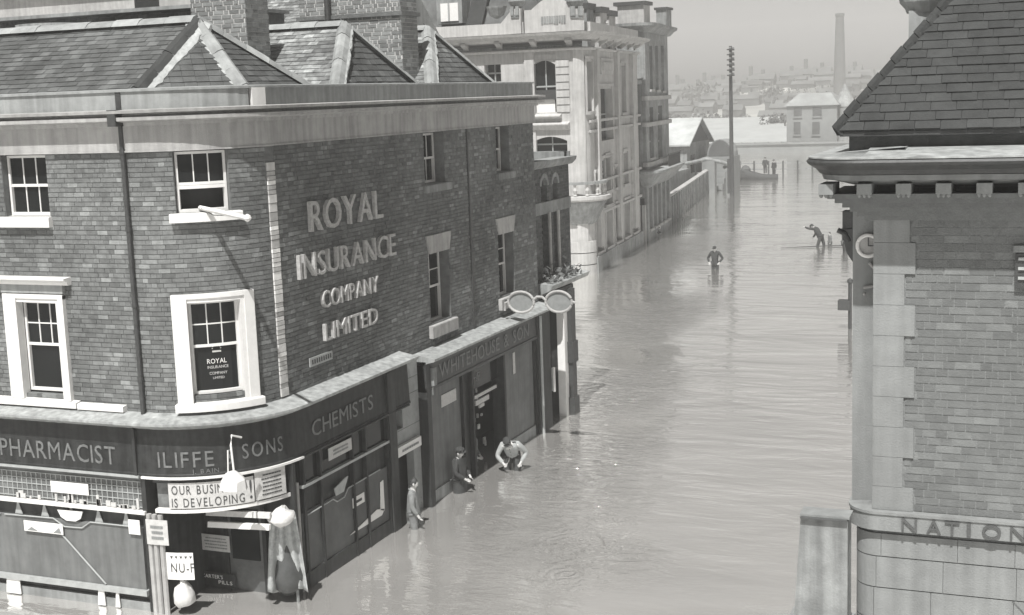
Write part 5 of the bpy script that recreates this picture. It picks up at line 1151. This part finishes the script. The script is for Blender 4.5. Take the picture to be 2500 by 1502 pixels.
# stone ground floor with rounded corner
LP = Path((-2.12, 26), 270, [('l', 11.0), ('a', .26, 90), ('l', 7)]); l0 = 11.0; lX = lambda x: 11.0 + .26 * R(90) + x + 1.86
mb = MB(); LP.box(mb, 0, LP.len, -.5, -.015, WB, 4.36); mb.build('wall', MORTAR_D, bk)
mb = MB(); LP.sweep(mb, 0, LP.len, [(-.4, 4.15), (.075, 4.15), (.075, 4.335), (.09, 4.335), (.09, 4.365), (-.4, 4.40)]); band = mb.build('name_band', STONE_B, bk)
zz = [4.10, 3.83, 3.47, 3.1, 2.7, 2.3, 1.9, 1.5, 1.1, .7, .3, -.1, -.75]; rnd = random.Random(2)
for za, zb2 in zip(zz[1:], zz):
    cuts_ = [0, 8.5, l0 + .30 + rnd.uniform(0, .15), lX(-1.2) + rnd.uniform(-.2, .2), lX(-.35) + rnd.uniform(-.1, .1), lX(.8), LP.len]
    for a, b in zip(cuts_, cuts_[1:]):
        mb = MB(); LP.box(mb, a + .003, b - .003, -.2, rnd.uniform(0, .004), za + .007, zb2 - .007); mb.build('ashlar_block', STONE_B, bk)
mb = MB()
for a, b in ((3.47, 3.15),): mb.ext([LP.P(lX(-.46), .004, 3.465), LP.P(lX(-.44), .004, 3.465), LP.P(lX(-.2), .004, 3.2), LP.P(lX(-.22), .004, 3.2)], (0, -.003, 0))
mb.build('arch_joint', MORTAR_D, bk)
NM = mat('bronze_letter', .06, .2, 9, .5)
for ch, xa, xb in (('N', -1.60, -1.44), ('A', -1.34, -1.19), ('T', -1.15, -1.0), ('I', -.925, -.885), ('O', -.77, -.58), ('N', -.49, -.33), ('A', -.23, -.08), ('L', .03, .13)):
    letters(LP, ch, lX(xa), lX(xb), 4.165, .155, .076, NM, bk, .02)
# stone door hood standing out left of the corner
mb = MB(); xs0, xs1 = at(1948, 1270, Y=14.35).x, -2.13
mb.hexa([(xs0 - .06, 14.35, 3.0), (xs1, 14.35, 3.0), (xs1, 14.62, 3.0), (xs0 - .06, 14.62, 3.0), (xs0 + .03, 14.35, 4.33), (xs1, 14.35, 4.33), (xs1, 14.62, 4.33), (xs0 + .03, 14.62, 4.33)]); dh = mb.build('door_hood', mat('stained_stone', .2, .25, 3, .85, .3, 40, stain=.4, streak=.3), bk)
mb = MB().box(xs0 + .03, xs1, 14.3, 14.36, 4.33, 4.345); mb.build('hood_lip', mat('ledge_shade'    , .06), dh)  # shade line under the ledge, put into the lip's dark colour
mb = MB().box(xs0 + .02, xs1 + .02, 14.345, 14.62, 4.345, 4.37); mb.build('hood_top', STONE_B, dh)
mb = MB().box(xs0 - .14, xs1, 14.28, 14.95, 2.7, 3.0).box(xs0 - .16, xs1, 14.26, 14.95, 3.02, 3.06); mb.build('hood_moulding', STONE_B, dh)
# bracket clock with scrolled ironwork on the street side
ck = thing('bracket_clock', 'round white-rimmed clock on dark scrolled bracket at the bank corner', 'clock', (-2.1, 15.2, 7.0))
c = at(2120, 600, Y=14.96)
mb = MB().tube([(c.x + .115 * math.cos(i * math.pi / 12), 14.95, c.z + .115 * math.sin(i * math.pi / 12)) for i in range(25)], .022, 8); mb.build('rim', PAINT_W, ck)
MB().ext([(c.x + .11 * math.cos(i * math.pi / 12), 14.96, c.z + .11 * math.sin(i * math.pi / 12)) for i in range(24)], (0, .02, 0)).build('dial', STONE, ck)
mb = MB().box(c.x - .005, c.x + .005, 14.95, 14.958, c.z, c.z + .09).box(c.x, c.x + .06, 14.95, 14.958, c.z - .005, c.z + .005); mb.build('clock_hands', IRON, ck)
P3 = lambda px, py: at(px, py, Y=15.02)
mb = MB()
mb.ext([P3(2052, 560), P3(2098, 560), P3(2110, 640), P3(2136, 690), P3(2138, 735), P3(2112, 735), P3(2092, 700), P3(2082, 640), P3(2068, 620)], (0, .1, 0)); mb.build('bracket', IRON, ck)
mb = MB().tube([P3(2072, 590), P3(2062, 570), P3(2045, 562)], .03).tube([P3(2116, 730), P3(2124, 745), P3(2112, 752)], .02).tube([P3(2098, 700), P3(2095, 722), P3(2112, 716), P3(2108, 704)], .014); mb.build('iron_scroll', IRON, ck)
mb = MB().tube([P3(2110, 700) - Vector((0, .06, 0)), P3(2138, 697) - Vector((0, .06, 0))], .016).tube([P3(2124, 640) - Vector((0, .06, 0)), P3(2138, 655) - Vector((0, .06, 0))], .018).lathe(P3(2112, 716) - Vector((0, .06, 0)), [(.005, -.02), (.02, 0), (.005, .02)], 8); mb.build('gilt_scroll', STONE, ck)
MB().box(-2.3, -2.05, 15.05, 15.25, 7.3, 7.62).build('wall_plate', IRON, ck)

# ================================================================== people
def skinned(name, chains, m, parent, lv=2):
    """chains: lists of (point, radius); one mesh grown over all the joined chains"""
    bm = bmesh.new(); sl = bm.verts.layers.skin.verify(); cache = {}; first = True
    for ch in chains:
        prev = None
        for p, r in ch:
            key = tuple(round(c, 4) for c in p)
            if key not in cache:
                v = bm.verts.new(p); v[sl].radius = (r, r) if not isinstance(r, tuple) else r; v[sl].use_root = first; first = False; cache[key] = v
            v = cache[key]
            if prev is not None and prev is not v and not bm.edges.get((prev, v)): bm.edges.new((prev, v))
            prev = v
    # every separate chain needs its own root
    seen = set()
    for v in bm.verts:
        if v in seen: continue
        comp = [v]; seen.add(v); has = False
        for q in comp:
            has |= bool(q[sl].use_root)
            for e in q.link_edges:
                o_ = e.other_vert(q)
                if o_ not in seen: seen.add(o_); comp.append(o_)
        if not has: v[sl].use_root = True
    me = bpy.data.meshes.new(name); bm.to_mesh(me); bm.free(); o = link(bpy.data.objects.new(name, me))
    s_ = o.modifiers.new('s', 'SKIN'); s_.use_smooth_shade = True; u_ = o.modifiers.new('u', 'SUBSURF'); u_.levels = u_.render_levels = lv
    dg = bpy.context.evaluated_depsgraph_get(); dg.update(); m2 = bpy.data.meshes.new_from_object(o.evaluated_get(dg)); bpy.data.objects.remove(o)
    m2.name = name; m2.materials.clear(); m2.materials.append(m)
    for p in m2.polygons: p.use_smooth = True
    o = link(bpy.data.objects.new(name, m2), parent); return o
def ell(c, r, n=12):
    mb = MB(); k = n // 2
    for i in range(k + 1):
        for j in range(n): a, b = math.pi * i / k, 2 * math.pi * j / n; mb.v.append((c[0] + r[0] * math.sin(a) * math.cos(b), c[1] + r[1] * math.sin(a) * math.sin(b), c[2] + r[2] * math.cos(a)))
    for i in range(k):
        for j in range(n): mb.f.append((i*n+j, i*n+(j+1) % n, (i+1)*n+(j+1) % n, (i+1)*n+j))
    return mb
BASEJ = dict(hip=(0, 0, .93), waist=(0, 0, 1.08), chest=(0, .01, 1.30), neck=(0, 0, 1.46), head=(0, .02, 1.60),
             shl=(-.18, 0, 1.41), shr=(.18, 0, 1.41), ell=(-.24, -.02, 1.13), elr=(.24, -.02, 1.13), wrl=(-.25, .08, .90), wrr=(.25, .08, .90),
             hil=(-.09, 0, .9), hir=(.09, 0, .9), knl=(-.1, .03, .5), knr=(.1, .03, .5), anl=(-.1, 0, .08), anr=(.1, 0, .08))
def person(label, loc, face, j=None, h=1.72, coat=COAT_D, legs=TROUS, hat='cap', hatm=None, long=.1, zoff=-.65, depth_group=None, skirt=False, detail=True):
    """label, where the feet stand, compass heading of the face in degrees (0 looks to +Y), joints that differ from standing"""
    J = {k: Vector(v) for k, v in BASEJ.items()}
    for k, v in (j or {}).items(): J[k] = Vector(v)
    t = thing('person', label, 'person', (loc[0], loc[1], zoff)); t.rotation_euler = (0, 0, -R(face)); t.scale = (h / 1.72,) * 3
    def kid(o, p=t): o.parent = p; o.location = (0, 0, 0); return o
    up_ = (J['head'] - J['neck']).normalized(); fwd = Vector((0, 1, 0)); fwd = (fwd - up_ * fwd.dot(up_)).normalized(); sx = fwd.cross(up_)
    ch = [[(J['hip'], .12), (J['waist'], .115), (J['chest'], .135), (J['neck'], .055), (J['neck'] + up_ * .05, .052), (J['head'] - up_ * .03 + fwd * .01, .074), (J['head'] + up_ * .05, .082), (J['head'] + up_ * .1, .05)]]
    ch.append([(J['head'] - up_ * .03 + fwd * .01, .074), (J['head'] - up_ * .02 + fwd * .095, .012)])     # nose
    for s_ in ('l', 'r'):
        ch.append([(J['chest'], .135), (J['sh' + s_], .06), (J['el' + s_], .042), (J['wr' + s_], .027)])
        ch.append([(J['hip'], .12), (J['hi' + s_], .09), (J['kn' + s_], .06), (J['an' + s_], .04), (J['an' + s_] + Vector((0, .12, -.05)), .035)])
        d = (J['wr' + s_] - J['el' + s_]).normalized(); lat = d.cross(Vector((0, 1, .3))).normalized(); sg = -1 if s_ == 'l' else 1; pal = lat.cross(d)
        pm_ = J['wr' + s_] + d * .07; ch.append([(J['wr' + s_], .027), (pm_, .03)])
        if detail:
            for i, ln in enumerate((.062, .075, .07, .055)):
                b0 = pm_ + lat * (i - 1.5) * .019 - d * .01; ch.append([(b0, .0095), (b0 + d * ln * .55 + pal * .01, .0085), (b0 + d * ln + pal * .028, .007)])
            b0 = J['wr' + s_] + d * .03 - lat * .022; ch.append([(b0, .011), (b0 - lat * .025 + d * .03, .0095), (b0 - lat * .03 + d * .06 + pal * .01, .008)])
    body = kid(skinned('body', ch, SKIN, t))
    # face: eyes, mouth, ears
    mb = MB(); e_ = J['head'] + fwd * .082 + up_ * .01
    for sg in (-1, 1): q_ = e_ + sx * sg * .03; x = ell(q_, (.011, .006, .007), 8); k0 = len(mb.v); mb.v += x.v; mb.f += [tuple(i + k0 for i in f) for f in x.f]
    q_ = J['head'] + fwd * .078 - up_ * .062; x = ell(q_, (.024, .006, .005), 8); k0 = len(mb.v); mb.v += x.v; mb.f += [tuple(i + k0 for i in f) for f in x.f]
    o_ = mb.build('eyes_and_mouth', HAIR); kid(o_, body)
    mb = MB()
    for sg in (-1, 1): x = ell(J['head'] + sx * sg * .083 - up_ * .005, (.012, .022, .032), 8); k0 = len(mb.v); mb.v += x.v; mb.f += [tuple(i + k0 for i in f) for f in x.f]
    kid(mb.build('ears', SKIN), body)
    # hair and cap as shells round the head
    def shell(name, m, r, zlow, back=-.012, k=12):
        mb = MB()
        for i in range(7):
            a = math.pi * .5 * i / 6
            for jj in range(k):
                b = 2 * math.pi * jj / k; lift = zlow + (.05 if math.sin(b) > .25 else 0)
                z = .115 - (.115 - lift) * (1 - math.cos(a)) if i else .115; rr = r * math.sin(a) if i < 6 else r * .98
                mb.v.append(tuple(J['head'] + up_ * (z + (r - .088)) + sx * rr * math.cos(b) * .9 + fwd * (rr * math.sin(b) + back)))
        for i in range(6):
            for jj in range(k): mb.f.append((i*k+jj, i*k+(jj+1) % k, (i+1)*k+(jj+1) % k, (i+1)*k+jj))
        return kid(mb.build(name, m, smooth=True), body)
    shell('hair', HAIR, .093, -.04)
    if hat == 'cap':
        shell('cap', hatm or COAT_D, .108, .035); mb = MB().ext([J['head'] + up_ * .055 + sx * .085 * math.cos(a) + fwd * (.07 + .075 * math.sin(a)) for a in [math.pi * i / 8 for i in range(9)]], up_ * .012); kid(mb.build('cap_peak', hatm or COAT_D), body)
    # clothes
    lc = [[(J['hip'], .135), (J['hi' + s_], .105), (J['kn' + s_], .078), (J['an' + s_] + Vector((0, 0, .04)), .066)] for s_ in 'lr']
    kid(skinned('trousers', lc, legs, t), t)
    dn = (J['hip'] - J['waist']).normalized()
    cc = [[(J['hip'] + dn * long, (.19 if not skirt else .24, .15)), (J['hip'], .165), (J['waist'], .148), (J['chest'], .165), (J['neck'] - up_ * .035, .085)]]
    for s_ in 'lr': cc.append([(J['chest'], .165), (J['sh' + s_], .082), (J['el' + s_], .063), (J['wr' + s_] - (J['wr' + s_] - J['el' + s_]) * .06, .046)])
    c_ = kid(skinned('coat', cc, coat, t), t)
    mb = MB().tube([J['neck'] + sx * .075 * math.cos(a) + fwd * (.075 * math.sin(a)) - up_ * (.0 + .03 * (math.sin(a) > .5)) for a in [2 * math.pi * i / 12 for i in range(13)]], .018, 6); kid(mb.build('collar', coat if coat is not COAT_L else CLOTH, smooth=True), c_)
    mb = MB()
    for i in range(4): f_ = J['chest'] + (J['hip'] - J['chest']) * (i / 3.2) + Vector((0, .168, 0)); x = ell(f_, (.012, .006, .012), 6); k0 = len(mb.v); mb.v += x.v; mb.f += [tuple(i2 + k0 for i2 in f) for f in x.f]
    kid(mb.build('buttons', HAIR), c_)
    for s_ in 'lr': x = MB().tube([J['an' + s_] + Vector((0, -.04, -.03)), J['an' + s_] + Vector((0, .06, -.045)), J['an' + s_] + Vector((0, .17, -.055))], [.05, .052, .03], 8); kid(x.build('boot', HAIR, smooth=True), t)
    return t
# man in the light jacket, wading towards the camera, bent forward, fists on hips
q = at(1248, 1147, Z=0); q.y += .1
person('man in pale belted jacket and cap wading thigh-deep outside the second shop', (q.x, q.y), 165, dict(hip=(0, -.12, .88), waist=(0, -.03, 1.0), chest=(.02, .13, 1.16), neck=(.03, .27, 1.27), head=(.05, .38, 1.35), shl=(-.17, .17, 1.26), shr=(.21, .17, 1.24),
       ell=(-.34, .02, 1.02), elr=(.33, .2, .98), wrl=(-.22, .20, .82), wrr=(.16, .36, .84), knl=(-.14, .18, .52), knr=(.13, .05, .5), anl=(-.14, .0, .08), anr=(.14, -.15, .08)), h=1.80, coat=COAT_L, hatm=COAT_D, long=.14)
q = at(1746, 658, Z=0)
person('lone figure in dark jacket wading down the middle of the flooded street', (q.x, q.y), -175, dict(ell=(-.36, -.06, 1.14), elr=(.36, -.04, 1.14), wrl=(-.22, .06, .94), wrr=(.26, .1, .93), head=(0, .05, 1.59)), h=1.84, coat=COAT_D, hat='cap', long=.1)
q = at(1003, 1292, Z=0)
person('bareheaded boy in grey jacket standing in the water against the stone pier', (q.x + .02, q.y + .12), 70, dict(ell=(-.2, -.1, 1.14), wrl=(-.18, .04, .95), elr=(.2, .0, 1.14), wrr=(.2, .12, .95), head=(0, .04, 1.60)), h=1.74, coat=mat('boy_jacket', .17, .2, 12, .9, .3, 60), legs=mat('boy_trousers', .14, .2, 12, .9, .3, 60), hat=None)
q = at(1122, 1160, X=-12.75)
person('figure in long dark coat standing against the grey blind of the second shop', (-12.86, 27.4), 95, dict(wrl=(-.1, .22, 1.02), wrr=(.12, .22, 1.0), ell=(-.25, .04, 1.14), elr=(.25, .04, 1.14), head=(.03, .05, 1.60)), h=1.72, coat=COAT_D, legs=TROUS, hat='cap', hatm=COAT_D, long=.45, skirt=True)
person('person in pale apron standing inside the dark doorway of the second shop', (-13.35, 29.2), 95, dict(wrl=(-.06, .2, 1.05), wrr=(.08, .22, 1.02)), h=1.66, coat=COAT_M, hat=None)
q = at(1590, 575, Z=0)
person('man with pale cap crouching by the doorway of the tall street building', (q.x + .1, q.y), 95, dict(hip=(0, -.28, .72), waist=(0, -.16, .86), chest=(0, .08, 1.0), neck=(0, .26, 1.06), head=(0, .38, 1.12), shl=(-.18, .16, 1.04), shr=(.18, .16, 1.04), ell=(-.2, .3, .84), elr=(.2, .3, .84), wrl=(-.1, .5, .74), wrr=(.1, .5, .74),
       hil=(-.09, -.26, .7), hir=(.09, -.26, .7), knl=(-.12, .1, .55), knr=(.12, .1, .55), anl=(-.12, -.15, .08), anr=(.12, -.15, .08)), h=1.8, hatm=CLOTH, detail=False)
q = at(1998, 602, Z=0)
person('stooping man in dark clothes reaching out with his left arm across the flood', (q.x, q.y), -80, dict(hip=(0, -.08, .95), waist=(0, -.02, 1.08), chest=(0, .09, 1.25), neck=(0, .2, 1.36), head=(0, .31, 1.43), shl=(-.18, .14, 1.33), shr=(.18, .14, 1.33), ell=(-.2, .42, 1.34), elr=(.2, .2, 1.06), wrl=(-.16, .66, 1.42), wrr=(.16, .34, .86),
       hil=(-.09, -.14, .93), hir=(.09, -.14, .93), knl=(-.12, -.0, .5), knr=(.14, -.25, .5)), h=1.95, zoff=-.5, detail=False)
q = at(2024, 600, Z=0)
person('small pale child wading just behind the stooping man', (q.x, q.y + .3), -120, h=1.3, zoff=-.55, coat=COAT_M, legs=COAT_M, hat=None, detail=False)
q = at(2062, 614, Z=0)
person('man in grey jacket and dark trousers leaning beside the bank corner, deep in the flood', (q.x, q.y), 60, dict(chest=(0, .05, 1.28), neck=(0, .1, 1.43), head=(0, .16, 1.54), wrr=(.3, .45, 1.1), elr=(.28, .2, 1.2), wrl=(-.24, .4, 1.12), ell=(-.26, .18, 1.2)), h=1.9, zoff=-.55, coat=COAT_M, detail=False)
for i, (px, py, lb, f_) in enumerate(((1803, 425, 'distant man standing by the long railing close to the telegraph pole', 160), (1868, 425, 'distant taller man standing at the water edge beyond the boat', 150), (1890, 432, 'distant man in dark clothes nearest the bank cornice at the water edge', -150))):
    q = at(px, py, Z=.15); person(lb, (q.x, q.y), f_, h=1.75 + .05 * i, zoff=.1 - .05 * i, coat=COAT_D if i else COAT_M, detail=False)

# ================================================================== haze
o = MB().box(-190, 60, -8, 482, -2, 31).build('haze', BLACK); o['kind'] = 'stuff'
hm = bpy.data.materials.new('haze'); hm.use_nodes = True; n = hm.node_tree; n.nodes.clear()
pv = n.nodes.new('ShaderNodeVolumePrincipled'); pv.inputs['Color'].default_value = (.93, .92, .9, 1); pv.inputs['Density'].default_value = .0012; pv.inputs['Anisotropy'].default_value = .2
ou = n.nodes.new('ShaderNodeOutputMaterial'); n.links.new(pv.outputs[0], ou.inputs['Volume']); o.data.materials.clear(); o.data.materials.append(hm)
